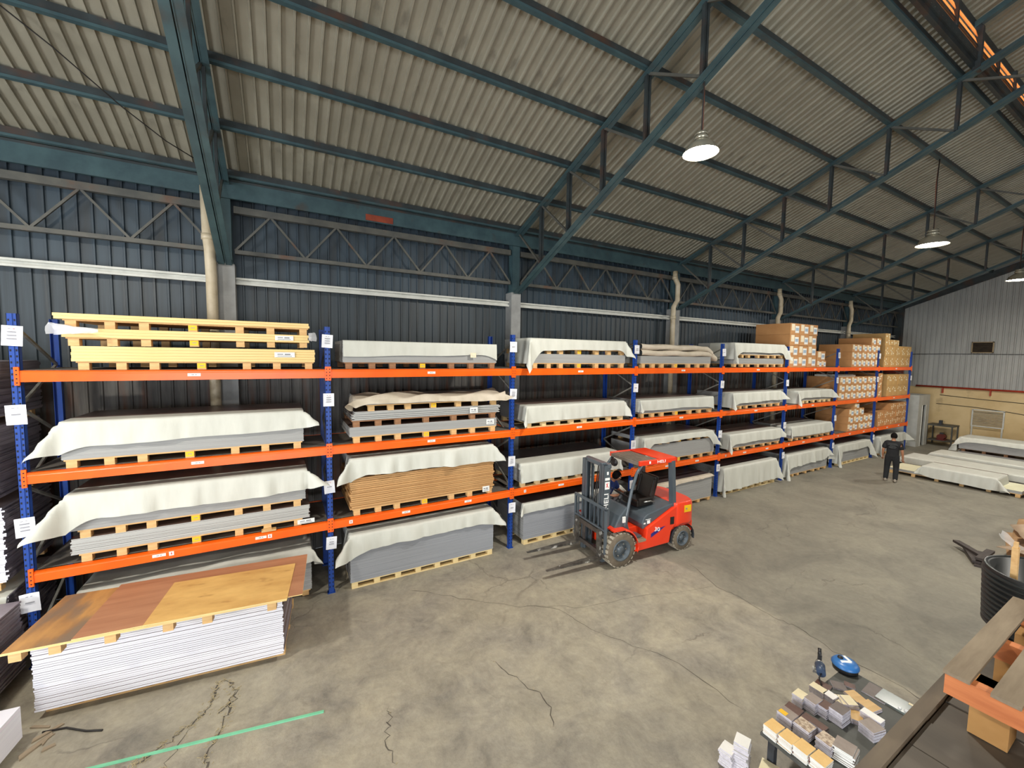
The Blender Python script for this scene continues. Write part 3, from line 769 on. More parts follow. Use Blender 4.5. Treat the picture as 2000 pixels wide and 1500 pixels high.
# ================================================================== LOADS
BAYN = ['first', 'second', 'third', 'fourth', 'fifth', 'sixth', 'seventh', 'eighth']
LVN = ['on the floor', 'lowest shelf', 'middle shelf', 'top shelf']
PH = 0.112; PD = 1.2
_pal = {}
def pallet_meshes(L, m, style):
    key = (round(L, 2), m, style)
    if key in _pal: return _pal[key]
    top = MB().box((0, 0, PH-0.02), (L, PD, PH)).mesh('top_deck', [m])
    bw = 0.105
    n = 8 if style == 'full' else 7
    xs = [i*(L-bw)/(n-1) for i in range(n)]
    if style == 'pads': xs = [0.02+(L-bw-0.04)*f for f in (0.0, 0.14, 0.27, 0.47, 0.68, 0.83, 1.0)]
    z0 = 0.016 if style == 'full' else 0.0
    blk = MB().box((0, 0, z0), (bw, 0.1, PH-0.02)).mesh('block', [m])
    run = MB().box((0, 0, 0), (L, 0.1, 0.016)).mesh('bottom_runner', [m])
    _pal[key] = (top, blk, run, xs)
    return _pal[key]
def pallet(x0, x1, yf, z, m, style, label, detail=True, yellow=True, tilt=0.0, rz=0.0):
    L = x1-x0
    top, blk, run, xs = pallet_meshes(L, m, style)
    t = thing('pallet', label, 'pallet', (x0, yf, z), rz)
    t.rotation_euler.y = tilt
    o = bpy.data.objects.new('top_deck', top); COL.objects.link(o); o.parent = t
    if style == 'full':
        for yy in (0, PD/2-0.05, PD-0.1):
            o = bpy.data.objects.new('bottom_runner', run); COL.objects.link(o); o.parent = t; o.location = (0, yy, 0)
    if detail:
        for yy in (0.002, PD-0.102):
            for i, xx in enumerate(xs):
                o = bpy.data.objects.new('block', blk); COL.objects.link(o); o.parent = t; o.location = (xx, yy, 0)
        if yellow:
            q = MB().box((xs[3]+0.003, -0.002, 0.02), (xs[3]+0.102, 0.0, PH-0.022)).box((xs[3]+0.03, -0.003, 0.05), (xs[3]+0.08, -0.002, 0.06), 1).build('yellow_tag', ['yellow_paint', 'ink'], t)
    else:
        mb = MB()
        for yy in (0.002, PD-0.102):
            for xx in xs: mb.box((xx, yy, 0.014), (xx+0.1, yy+0.1, PH-0.02))
        o = mb.build('blocks', m, t); o['kind'] = 'stuff'
    return t
_bs = {}
def boards(x0, x1, yf, z0, z1, m, label, th=0.012, top='board_top', jit=0.004, depth=1.22, seed=1, ends='grey_board', tilt=0.0, rz=0.0, cat='board stack'):
    L = x1-x0; n = max(1, round((z1-z0)/th)); th = (z1-z0)/n
    r = random.Random(seed); mb = MB()
    for k in range(n):
        a, b_, c_ = r.uniform(-jit, jit), r.uniform(-jit, jit), r.uniform(-jit, jit)*0.7
        mb.box((a, c_, k*th), (L+b_, depth+c_, (k+1)*th-0.0004), 0, top=1, ends=2)
    o = mb.build('board_stack', [m, top, ends])
    o.location = (x0, yf, z0); o.rotation_euler = (0, tilt, rz)
    return tag(o, label, cat)
ORDN = ['topmost', 'second', 'third', 'fourth', 'fifth', 'sixth', 'seventh', 'eighth', 'ninth', 'tenth', 'eleventh', 'twelfth', 'thirteenth', 'fourteenth', 'fifteenth', 'sixteenth', 'seventeenth', 'eighteenth', 'nineteenth', 'twentieth', 'twenty-first', 'twenty-second', 'twenty-third', 'twenty-fourth', 'twenty-fifth', 'twenty-sixth', 'twenty-seventh', 'twenty-eighth', 'twenty-ninth', 'thirtieth']
def loose_boards(x0, x1, yf, z0, z1, n, m, label, name, group, top, ends, jit=0.01, depth=1.2, rz=0, pose=None, gap=0.0015):
    th = (z1-z0)/n; L = x1-x0
    me = MB().box((0, 0, 0), (L, depth, th-gap), 0, top=1, ends=2).mesh(name, [m, top, ends])
    for k in range(n):
        o = bpy.data.objects.new(name, me); COL.objects.link(o)
        o.rotation_euler = (0, 0, rz)
        v = Vector((x0+R.uniform(-jit, jit), yf+R.uniform(-jit, jit)*0.5, z0+k*th))
        if pose: v = pose @ v
        o.location = v
        tag(o, label % (ORDN[n-1-k]+' from the top' if k < n-1 else 'topmost'), 'board', group)
def drape(x0, x1, yf, zt, hang, label, sL=0.25, sR=0.25, back=0.35, m='sheet', ear=40, earR=None, azL=None, azR=None, seed=1, wav=0.012, hangL=None, hangR=None, flare=0.03, nu=56, cat='sheet', name='dust_sheet', rz=0, sag=0.0, top_wav=0.0):
    """cloth lying on a stack: top strip, front fall, end falls and folded corner ears"""
    r = random.Random(seed); L = x1-x0
    ph = [r.uniform(0, 6.28) for _ in range(8)]
    hL = hang if hangL is None else hangL; hR = hang if hangR is None else hangR
    earR = ear if earR is None else earR
    azL = radians(225 if azL is None else azL); azR = radians(315 if azR is None else azR)
    def hof(u):
        f = min(1, max(0, u/L)); base = hL+(hR-hL)*f
        e0 = max(0.0, 1-u/0.35)**2 if u > 0 else 1.0; e1 = max(0.0, 1-(L-u)/0.35)**2 if u < L else 1.0
        base = hang+(hL-hang)*e0+(hR-hang)*e1
        return max(0.03, base+0.02*sin(u*1.3+ph[0])+0.008*sin(u*4.1+ph[1]))
    us = []
    if sL > 0: us += [-sL*(1-i/8) for i in range(8)]
    us += [L*i/nu for i in range(nu+1)]
    if sR > 0: us += [L+sR*(i+1)/8 for i in range(8)]
    nb, nf = 5, 12
    vsq = [-back*(1-i/nb) for i in range(nb)]+[i/nf for i in range(nf+1)]
    P = []
    for u in us:
        row = []
        h = hof(u)
        for q in vsq:
            t = q*h if q > 0 else 0.0
            s = -u if u < 0 else (u-L if u > L else 0.0)
            sd = -1 if u < 0 else 1
            cx = 0.0 if u < 0 else L
            if s <= 0:
                if q <= 0:
                    p = Vector((u, -q, 0.004+top_wav*(0.5+0.5*sin(u*7+q*9+ph[2]))*(0.6+0.4*sin(u*2.7+ph[3]))))
                else:
                    wv = 1.3*wav*(t/max(h, .05))**0.7*(0.8*sin(u*9+ph[2])+0.6*sin(u*17+ph[3])+0.8*sin(u*4.1+ph[4])+1.8*max(0, sin(u*5.3+ph[5]+0.8*t))**5)
                    p = Vector((u, -0.008-flare*(t/max(h, 0.05))**0.7+min(0.0, 0)-abs(wv)*1.0, 0.004-t))
                    if sag: p.z -= 0
            elif q <= 0:
                wv = wav*(s/0.3)*(sin(q*11+ph[5])+0.6*sin(q*19+ph[6]))
                p = Vector((cx+sd*(0.008+0.15*s+abs(wv)), -q, 0.004-s))
            else:
                rr = sqrt(s*s+t*t); phi = atan2(s, t)
                A = radians(ear if u < 0 else earR)*sin(2*phi)
                az = (azL if u < 0 else azR)+sd*0.45*cos(2*phi)*(-1)
                dr = Vector((cos(az), sin(az), 0))
                p = Vector((cx+sd*0.008, -0.008, 0.004))+dr*(rr*sin(A))+Vector((0, 0, -rr*cos(A)))
                p += dr*(0.01*sin(rr*30+ph[7]))
            row.append(p)
        P.append(row)
    o = MB().grid(P).build(name, m)
    o.location = (x0, yf, zt); o.rotation_euler = (0, 0, rz)
    return tag(o, label, cat)

def bl(b_, l): return (LVN[l]+' of the '+BAYN[b_]+' bay') if l else ('on the floor under the '+BAYN[b_]+' bay')
YF = 7.42
GB = 'grey_board'
def load(b_, l, x0, x1, piles, cover=None, yf=YF, detail=True, light='wood'):
    """piles: list of dicts from the deck up; returns top z"""
    z = DK[l]; where = bl(b_, l); k = 0
    order = ['bottom', 'second', 'upper', 'topmost']
    nb = sum(1 for p in piles if p['t'] == 'b'); ib = 0; ip = 0
    np_ = sum(1 for p in piles if p['t'] == 'p')
    for p in piles:
        a, c_ = p.get('x', (x0, x1))
        if p['t'] == 'p':
            nm = 'pallet' if np_ == 1 else ('bottom pallet', 'second pallet', 'third pallet')[ip]
            pallet(a+p.get('in', 0.02), c_-p.get('in', 0.02), yf, z, p.get('m', light), p.get('style', 'pads'), {'wood': 'tan', 'wood_light': 'pale', 'wood_brown': 'brown'}[p.get('m', light)]+' wooden '+nm+' '+where, detail, p.get('y', True))
            z += PH; ip += 1
        else:
            nm = '' if nb == 1 else ('bottom ', 'second ', 'third ')[ib]
            boards(a, c_, yf-p.get('out', 0.0), z, z+p['h'], p.get('m', GB), p.get('d', 'grey')+' '+nm+'board stack '+where, p.get('th', 0.012), p.get('top', 'board_top'), p.get('j', 0.004), seed=b_*10+l+ib)
            z += p['h']; ib += 1
    return z
P_ = lambda **k: dict(t='p', **k)
B_ = lambda h, **k: dict(t='b', h=h, **k)

# --- bay 1
z = DK[3]
pallet(-3.0, -0.21, YF, z, 'wood', 'pads', 'bottom yellow-wood pallet top shelf of the first bay'); z += PH
loose_boards(-3.03, -0.19, YF-.02, z, z+0.2, 5, 'ply_edge', 'yellow plywood board, %s, in the lowest of three top shelf piles', 'plywood_board', 'plywood boards in the lowest pile', 'ply_yellow', 'ply_edge')
st = MB().box((-0.14, -0.003, -0.035), (0.14, 0, 0.045), 0).box((-0.1, -0.004, 0.005), (-0.02, -0.003, 0.02), 1).box((0, -0.004, 0.0), (0.08, -0.003, 0.022), 1).box((-0.1, -0.004, -0.02), (0.1, -0.003, -0.01), 1).mesh('paper_label', ['label_white', 'ink'])
def sticker(x, y, z, label, s=1.0):
    o = bpy.data.objects.new('paper_label', st); COL.objects.link(o); o.location = (x, y, z); o.scale = (s, 1, s)
    return tag(o, label, 'label')
sticker(-0.62, YF-0.032, z+0.11, 'white printed label on the lowest yellow plywood pile')
z += 0.2
pallet(-3.08, -0.28, YF, z, 'wood', 'pads', 'middle yellow-wood pallet top shelf of the first bay', tilt=-0.012); z += PH
loose_boards(-3.12, -0.28, YF-.02, z, z+0.12, 3, 'ply_edge', 'yellow plywood board, %s, in the middle of three top shelf piles', 'plywood_board', 'plywood boards in the middle pile', 'ply_yellow', 'ply_edge')
sticker(-0.62, YF-0.032, z+0.06, 'white printed label on the middle yellow plywood pile', 0.9)
for sx, x0, nm in ((1, -3.2, 'left'), (-1, -0.2, 'right')):
    PP = []
    for i in range(9):
        a = i/8*2*pi*0.7-0.6
        PP.append([(x0+sx*(j*0.08-0.04*cos(a)*(1 if j == 0 else 0)), YF-0.03-0.05*R.random()-0.02*j, z+0.07+0.09*sin(a)*(1-j*0.12)+0.02*R.random()) for j in range(7 if sx > 0 else 2)])
    tag(MB().grid(PP).build('plastic_wrap', 'clear_wrap'), 'crumpled clear plastic wrap on the %s end of the middle plywood pile' % nm, 'plastic')
z += 0.12
pallet(-3.1, -0.28, YF, z, 'wood', 'pads', 'top yellow-wood pallet top shelf of the first bay'); z += PH
loose_boards(-3.18, -0.27, YF-.02, z, z+0.075, 2, 'ply_edge', 'thin yellow plywood board, %s, on the highest top shelf pile', 'plywood_board', 'plywood boards on the highest pile', 'ply_yellow', 'ply_edge')

z = load(0, 2, -3.19, -0.38, [P_(), B_(0.5)])
drape(-3.19, -0.38, YF, z, 0.31, 'white sheet over the grey boards, middle shelf of the first bay', 0.42, 0.2, seed=1, ear=34, earR=48, azL=200, azR=340, hangL=0.42)
z = load(0, 1, -3.18, -0.35, [P_(x=(-3.1, -0.4)), B_(0.215, x=(-3.15, -0.32), m='grey_board_light', d='pale grey', j=0.012), P_(x=(-3.1, -0.4)), B_(0.175, x=(-3.2, -0.37)), P_(x=(-3.1, -0.4)), B_(0.2)])
drape(-3.18, -0.35, YF-.01, z, 0.33, 'white sheet with a big hanging corner, lowest shelf of the first bay', 0.44, 0.34, seed=2, ear=40, earR=54, azL=215, azR=330, hangL=0.52, hangR=0.34, wav=0.02)
sticker(-0.37, YF-0.03, 1.345, 'white printed label at the right end of the lowest shelf, first bay', 0.9)
tag(MB().box((-1.0, 7.37, DK[1]), (-0.8, 7.45, DK[1]+0.03)).box((-0.98, 7.38, DK[1]+.03), (-0.86, 7.44, DK[1]+0.045)).build('wood_offcut', 'wood'), 'small wood offcut lying on the lowest shelf, first bay', 'offcut')
z = load(0, 0, -3.15, -0.3, [P_(), B_(0.72, m='grey_board')], detail=False, yf=7.5)
drape(-3.15, -0.3, 7.5, z, 0.24, 'crumpled grey plastic sheet over boards on the floor under the first bay', 0.5, 0.3, back=0.7, seed=3, m='sheet_grey', ear=40, wav=0.02, top_wav=0.035)

# --- bay 2
z = load(1, 3, 0.24, 3.15, [P_(m='wood_brown'), B_(0.37)])
drape(0.24, 3.15, YF, z, 0.25, 'white sheet hanging flat over the boards, top shelf of the second bay', 0.0, 0.0, seed=4, hangL=0.25, hangR=0.34, wav=0.006, flare=0.015)
tag(MB().box((2.55, 7.355, 4.08), (2.67, 7.358, 4.17)).box((2.57, 7.354, 4.11), (2.65, 7.355, 4.115), 1).build('paper_label', ['label_cream', 'ink']), 'small cream label on the flat white sheet, top shelf of the second bay', 'label')
z = load(1, 2, 0.35, 3.18, [P_(), B_(0.165, x=(0.33, 3.17)), P_(m='wood_brown', y=False), B_(0.155, x=(0.39, 3.23), m='grey_board_light', d='uneven pale grey', j=0.03, th=0.016), P_(x=(0.6, 3.2)), B_(0.1, x=(0.5, 3.36), j=0.012)])
drape(0.42, 3.36, YF-.01, z, 0.1, 'crumpled cream plastic sheet folded on top of three board piles, second bay', 0.2, 0.12, back=0.6, seed=5, m='sheet_beige', ear=70, wav=0.02, top_wav=0.09, hangL=0.16, hangR=0.12)
sticker(3.02, YF-0.01, 2.77, 'white printed label on the bottom boards, middle shelf of the second bay', 0.62).scale.z = 1.3
sticker(2.64, YF-0.04, 3.03, 'white label with a dark number on the uneven boards, middle shelf of the second bay', 0.6).scale.z = 1.4
z = DK[1]
pallet(0.36, 3.1, YF, z, 'wood', 'pads', 'tan wooden pallet under the brown boards lowest shelf of the second bay'); z += PH
loose_boards(0.33, 3.11, YF-.01, z, 1.965, 16, 'brown_board', 'brown fibre board, %s, in the thick brown pile', 'fibre_board', 'brown fibre boards', 'brown_board', 'brown_board', jit=0.02, gap=0.007)
z = 1.965
pallet(0.36, 3.1, YF, z, 'wood', 'pads', 'tan wooden pallet on top of the brown boards, second bay'); z += PH
boards(0.33, 3.1, YF, z, z+0.22, GB, 'grey board stack above the brown boards lowest shelf of the second bay', seed=9); z += 0.22
drape(0.33, 3.1, YF-.01, z, 0.31, 'white sheet with both corners hanging out above the brown boards, second bay', 0.3, 0.26, seed=6, ear=40, earR=40, azL=215, azR=330, hangL=0.42, hangR=0.34, wav=0.02)
sticker(2.93, YF-0.03, 1.39, 'white printed label below the brown boards, second bay', 0.55).scale.z = 1.4
z = load(1, 0, 0.3, 3.09, [P_(m='wood_light', style='full', y=False), B_(0.85, m='grey_board_cool', d='bluish grey', th=0.016, top='board_top_dark')], yf=7.35)
drape(0.3, 3.09, 7.35, z, 0.28, 'white sheet over the tall bluish boards on the floor under the second bay', 0.34, 0.26, seed=7, ear=46, earR=40, azL=222, azR=325, hangL=0.4, hangR=0.34, wav=0.018)

# --- bay 3
z = load(2, 3, 4.0, 6.72, [P_(), B_(0.2), P_(), B_(0.22)])
drape(3.95, 6.72, YF-.01, z, 0.24, 'white sheet with a long left corner tail, top shelf of the third bay', 0.55, 0.3, seed=8, ear=26, earR=30, azL=235, azR=310, hangL=0.62, hangR=0.4, wav=0.015, back=0.8)
z = load(2, 2, 3.9, 6.73, [P_(m='wood_light', style='full', y=False), B_(0.36)])
drape(3.9, 6.73, YF-.01, z, 0.36, 'white sheet over boards on a pale pallet, middle shelf of the third bay', 0.32, 0.2, seed=9, ear=30, earR=32, azL=228, azR=320, back=0.3, wav=0.012)
z = load(2, 1, 3.77, 6.6, [P_(m='wood_light', style='full', y=False), B_(0.4, top='board_top_dark')])
drape(3.77, 6.6, YF-.01, z, 0.42, 'white sheet over boards behind the forklift mast, lowest shelf of the third bay', 0.12, 0.25, seed=10, ear=14, back=0.45, wav=0.01)
z = load(2, 0, 3.84, 6.7, [P_(m='wood_light', style='full', y=False), B_(0.8, m='grey_board_cool', d='bluish grey', th=0.016, top='board_top_dark')], yf=7.39)
drape(3.84, 6.7, 7.39, z, 0.2, 'white sheet strip over boards on the floor behind the forklift, third bay', 0.2, 0.2, seed=11, ear=40, back=0.06, wav=0.01)

# --- bay 4
z = load(3, 3, 7.27, 10.06, [P_(), B_(0.19)])
for k, (h, x1) in enumerate(((0.15, 10.3), (0.14, 10.1))):
    PP = []
    for i in range(30):
        u = i/29; x = 7.27+u*(x1-7.27)
        PP.append([(x, 7.40+dy+0.012*sin(u*23+k), zz+0.012*sin(u*17+dy*30+k)*(1 if zz > z else .3)-(0.12*max(0, u-.93)/.07)) for dy, zz in ((0.5, z+h), (0.25, z+h+0.01), (0.04, z+h), (0.0, z+h*0.85), (-0.015, z+h*0.5), (0.0, z+h*0.12), (0.04, z+0.005), (0.5, z+0.005))])
    tag(MB().grid(PP).build('folded_sheet', 'sheet_beige'), ('lower', 'upper')[k]+' of two folded beige sheets on the boards, top shelf of the fourth bay', 'sheet')
    z += h+0.012
z = load(3, 2, 7.3, 10.25, [P_(), B_(0.34)])
drape(7.3, 10.25, YF-.01, z, 0.28, 'white sheet with a turned left corner, middle shelf of the fourth bay', 0.3, 0.0, seed=12, ear=44, azL=240, hangL=0.26, hangR=0.36, wav=0.008)
z = load(3, 1, 7.5, 10.4, [P_(), B_(0.42, m='grey_board', d='tall grey', th=0.02), P_(x=(7.7, 10.2)), B_(0.1)])
drape(7.5, 10.3, YF-.01, z, 0.16, 'white sheet pulled to both corners, lowest shelf of the fourth bay', 0.4, 0.35, seed=13, ear=44, earR=30, azL=225, azR=315, hangL=0.5, hangR=0.42, wav=0.012, back=0.4)
z = load(3, 0, 7.35, 10.2, [P_(), B_(0.66, th=0.02, top='board_top_dark')], detail=False, yf=7.3)
drape(7.35, 10.2, 7.3, z, 0.08, 'narrow cream sheet edge on boards on the floor behind the forklift seat, fourth bay', 0.1, 0.08, seed=14, m='sheet_beige', ear=50, back=0.08, wav=0.01)

# --- bay 5
z = load(4, 3, 11.15, 13.9, [P_(), B_(0.17), P_(), B_(0.35)], detail=False)
drape(11.15, 13.9, YF-.01, z, 0.27, 'white sheet with left and right tails, top shelf of the fifth bay', 0.5, 0.35, seed=15, ear=26, earR=26, azL=232, azR=310, hangL=0.55, hangR=0.5, back=0.8)
z = load(4, 2, 11.2, 13.85, [P_(), B_(0.4)], detail=False)
drape(11.2, 13.85, YF-.01, z, 0.32, 'white sheet with gathered ends, middle shelf of the fifth bay', 0.45, 0.3, seed=16, ear=38, earR=44, hangL=0.42, hangR=0.3, wav=0.016)
z = load(4, 1, 11.15, 13.95, [P_(), B_(0.42)], detail=False)
drape(11.15, 13.95, YF-.01, z, 0.32, 'white sheet over boards, lowest shelf of the fifth bay', 0.45, 0.15, seed=17, ear=30, earR=40, hangL=0.45, hangR=0.3, back=0.3)
z = load(4, 0, 10.9, 13.75, [P_(m='wood_light', style='full', y=False), B_(0.7, top='board_top_dark')], detail=False, yf=7.39)
drape(10.9, 13.75, 7.38, z, 0.68, 'long white sheet reaching the pallet, on the floor under the fifth bay', 0.7, 0.4, seed=18, ear=16, earR=20, back=0.2, wav=0.02)

# --- bay 6
z = load(5, 2, 14.95, 17.35, [P_(m='wood_light', y=False), B_(0.35)], detail=False)
drape(14.95, 17.35, YF-.01, z, 0.27, 'white sheet with a wide left flap, middle shelf of the sixth bay', 0.45, 0.3, seed=19, ear=34, earR=40, hangL=0.45, hangR=0.3, back=0.8)
z = load(5, 1, 14.65, 17.45, [P_(y=False), B_(0.4)], detail=False)
drape(14.65, 17.45, YF-.01, z, 0.35, 'white sheet over boards, lowest shelf of the sixth bay', 0.3, 0.1, seed=20, ear=20, back=0.7)
z = load(5, 0, 14.5, 17.35, [P_(y=False), B_(0.7, top='board_top_dark')], detail=False, yf=7.42)
drape(14.5, 17.35, 7.41, z, 0.42, 'white sheet falling to the floor at its left end, floor under the sixth bay', 0.75, 0.45, seed=21, ear=20, earR=36, hangL=0.72, hangR=0.3, back=0.25, wav=0.02)
# --- bays 7 and 8, floor
z = load(6, 0, 18.2, 21.0, [P_(m='wood_light', style='full', y=False), B_(0.68, top='board_top_dark')], detail=False, yf=7.42)
drape(18.2, 21.0, 7.41, z, 0.26, 'white sheet with long end tails on the floor under the seventh bay', 0.7, 0.6, seed=22, ear=20, earR=22, hangL=0.7, hangR=0.65, back=0.25)
z = load(7, 0, 22.0, 24.75, [P_(y=False), B_(0.7, top='board_top_dark')], detail=False, yf=7.42)
drape(22.0, 24.75, 7.41, z, 0.34, 'white sheet on the floor under the eighth bay, behind the standing person', 0.72, 0.5, seed=23, ear=20, earR=46, hangL=0.7, hangR=0.4, back=0.25)

# --- cartons
_ct = {}
def carton_mesh(wd, ht, m, dp=1.15):
    k = (round(wd, 3), round(ht, 3), m)
    if k not in _ct:
        mb = MB(); g_ = 0.003
        mb.box((g_, 0, 0), (wd-g_, dp, ht-g_))
        mb.box((wd/2-0.002, -0.0008, 0.0), (wd/2+0.002, 0, ht-g_), 1).box((g_, 0.3, ht-g_-0.0005), (wd-g_, 0.302, ht-g_+0.0005), 1)
        _ct[k] = mb.mesh('carton', [m, 'board_end_shade'])
    return _ct[k]
def label_mesh(kind, wd, ht):
    k = (kind, round(wd, 3), round(ht, 3))
    if k not in _ct:
        mb = MB()
        if kind == 'white':
            w_ = min(0.24, wd*0.42); h_ = min(0.27, ht*0.62)
            mb.box((wd*0.52, -0.003, ht*0.14), (wd*0.52+w_, -0.001, ht*0.14+h_), 0)
            mb.box((wd*0.52+0.02, -0.004, ht*0.14+h_*0.3), (wd*0.52+w_-0.02, -0.003, ht*0.14+h_*0.75), 2)
            mb.box((wd*0.12, -0.003, ht*0.34), (wd*0.12+w_*0.85, -0.001, ht*0.34+h_*0.95), 1)
        else:
            r = random.Random(int(wd*1000+ht*77))
            for q in range(5):
                a, c_ = r.uniform(0.1, 0.85)*wd, r.uniform(0.12, 0.8)*ht
                mb.box((a, -0.003, c_), (a+0.05, -0.001, c_+0.06), 0)  # reflections on the tape put in as pale patches
        _ct[k] = mb.mesh('carton_label' if kind == 'white' else 'tape_glint', ['label_white' if kind == 'white' else 'tape_shine', 'label_cream', 'mark_blue'])
    return _ct[k]
ROWN = ['bottom', 'second', 'third', 'fourth', 'fifth']
def cartons(b_, l, x0, zbase, wd, ht, counts, m, kind, yf=7.43, tagname='', skips=(), dp=1.15, start=0):
    for rI, n in enumerate(counts):
        off = 0
        if isinstance(n, tuple): off, n = n
        for c_ in range(n):
            o = bpy.data.objects.new('carton', carton_mesh(wd, ht, m, dp)); COL.objects.link(o)
            o.location = (x0+(off+c_)*wd+R.uniform(-.004, .004), yf+R.uniform(0, .03), zbase+rI*ht)
            q = bpy.data.objects.new('carton_label' if kind == 'white' else 'tape_glint', label_mesh(kind, wd, ht)); COL.objects.link(q); q.parent = o
            tag(o, '%s carton, %s row, %s from left, %s' % ('brown' if m == 'carton' else 'tan', ROWN[rI+start], ORD2[off+c_], tagname+bl(b_, l)), 'carton', 'cartons, %s' % (tagname+bl(b_, l)))
ORD2 = ['first', 'second', 'third', 'fourth', 'fifth', 'sixth', 'seventh', 'eighth', 'ninth', 'tenth']
cartons(5, 3, 14.25, DK[3], 0.6, 0.373, [3, 3, 3, 3], 'carton', 'white', tagname='tall stack ')
cartons(5, 3, 16.12, DK[3], 0.36, 0.24, [2], 'carton', 'white', tagname='short stack ')
cartons(5, 3, 16.16, DK[3]+0.24, 0.6, 0.34, [1], 'carton', 'white', tagname='short stack ', start=1)
cartons(6, 3, 18.85, DK[3], 0.42, 0.3, [6, 6, 6, (4, 2)], 'carton', 'white')
cartons(6, 2, 17.98, DK[2], 0.475, 0.3, [7, 7, 7], 'carton', 'white')
tag(MB().box((18.2, 7.6, DK[2]+0.9), (19.7, 8.4, DK[2]+0.97)).box((18.25, 7.65, DK[2]+0.97), (19.65, 8.35, DK[2]+0.99)).build('wrapped_bundle', 'sheet_grey'), 'grey wrapped panel lying on the cartons, middle shelf of the seventh bay', 'bundle')
cartons(6, 1, 18.9, DK[1], 0.45, 0.3, [5, 5, (0, 3)], 'carton', 'white')
cartons(6, 1, 19.35, DK[1]+0.9, 0.45, 0.22, [1], 'carton', 'white', tagname='highest, ', start=3)
cartons(7, 3, 21.85, DK[3], 0.58, 0.46, [5, 5], 'carton_tan', 'tape')
cartons(7, 3, 21.85, DK[3]+0.92, 0.5, 0.26, [3, 1], 'carton_tan', 'tape', tagname='upper part ', start=2)
cartons(7, 2, 21.4, DK[2], 0.42, 0.34, [1, 1, 1], 'carton', 'tape', tagname='narrow left column ')
cartons(7, 2, 22.3, DK[2], 0.6, 0.48, [4, 4], 'carton_tan', 'tape')
cartons(7, 1, 21.65, DK[1], 0.62, 0.32, [5, 5, (2, 3)], 'carton', 'tape')
#@@PART3
# ================================================================== STACKS LEFT OF THE RACK
def left_stack(x1, yf, z, h, label, plabel, seed, n, rz=0.0):
    L = 2.44
    if plabel:
        pallet(x1-L, x1-0.05, yf+0.02, z, 'wood', 'pads', plabel, True, False); z += PH
    boards(x1-L, x1, yf, z, z+h, 'white_board', label, th=h/n, top='board_end_shade', jit=0.016, depth=1.22, seed=seed, ends='board_end_shade', rz=rz)
    return z+h
left_stack(-3.78, 7.5, 0.0, 0.86, 'white-edged board stack at far left, bottom of the tall pile beside the rack', 'tan pallet on the floor at far left beside the rack', 31, 40)
drape(-6.2, -3.78, 7.5, PH+0.86, 0.1, 'white sheet on the bottom board stack at far left beside the rack', 0, 0.0, seed=40, back=0.9)
left_stack(-3.8, 7.58, 1.02, 0.98, 'white board stack with shade-toned ends at far left, second from the floor beside the rack', 'second pallet from the floor at far left beside the rack', 32, 46)
left_stack(-3.82, 7.45, 2.12, 0.92, 'white board stack with shade-toned ends at far left, third from the floor beside the rack', 'third pallet from the floor at far left beside the rack', 33, 44)
left_stack(-3.8, 7.5, 3.15, 0.7, 'board stack with shade-toned ends at far left, topmost beside the rack', 'topmost pallet at far left beside the rack', 34, 34)
left_stack(-3.66, 6.22, 0.0, 0.86, 'shadowed board stack with shade-toned ends at the left edge in front of the tall pile', 'pallet at the left edge under the shadowed board stack', 35, 40, rz=-0.06)

# --- foreground white stack with plywood lid
RZ = radians(-6.3)
POSE = Matrix.Translation((-3.13, 6.27, 0)) @ Matrix.Rotation(RZ, 4, 'Z')
def posed(o, loc=(0, 0, 0), rz=0.0):
    o.matrix_world = POSE @ Matrix.Translation(loc) @ Matrix.Rotation(rz, 4, 'Z'); return o
t = pallet(0, 2.4, 0.03, 0, 'wood', 'full', 'tan pallet under the white board stack in the left foreground', True, False)
posed(t, (0.02, 0.13, 0))
loose_boards(0, 2.42, 0.0, PH, PH+0.73, 28, 'white_board', 'white-edged board, %s, in the foreground stack under the plywood lid', 'white_board', 'white boards of the foreground stack', 'board_top', 'board_end_shade', jit=0.007, depth=1.08, rz=RZ, pose=POSE, gap=0.0032)
zt = PH+0.73
lid = thing('pallet', 'stained plywood pallet lid on wood blocks on the white foreground stack', 'pallet')
posed(lid, (-0.13, -0.19, zt))
MB().box((0, 0, 0.095), (2.62, 1.12, 0.12), 0, top=1).build('lid_sheet', ['ply_edge', 'ply_stain'], lid)
bm_ = MB().box((0, 0, 0), (0.1, 0.1, 0.095)).mesh('block', ['wood'])
for y0 in (0.01, 0.5, 1.0):
    for x0 in (0.05, 0.36, 0.82, 1.34, 1.72, 2.4):
        o = bpy.data.objects.new('block', bm_); COL.objects.link(o); o.parent = lid; o.location = (x0, y0, 0)
o = MB().box((0, 0, 0), (2.25, 1.16, 0.012), 0, top=1).build('plywood_sheet', ['ply_edge', 'ply_red']); posed(o, (0.42, -0.19, zt+0.121), 0.01)
tag(o, 'reddish plywood sheet lying on the stained plywood lid', 'plywood')
o = MB().box((0, 0, 0), (1.46, 0.95, 0.012), 0, top=1).build('plywood_sheet', ['ply_edge', 'ply_yellow']); posed(o, (1.04, -0.21, zt+0.134), -0.015)
tag(o, 'small golden plywood sheet lying on top of the reddish sheet', 'plywood')

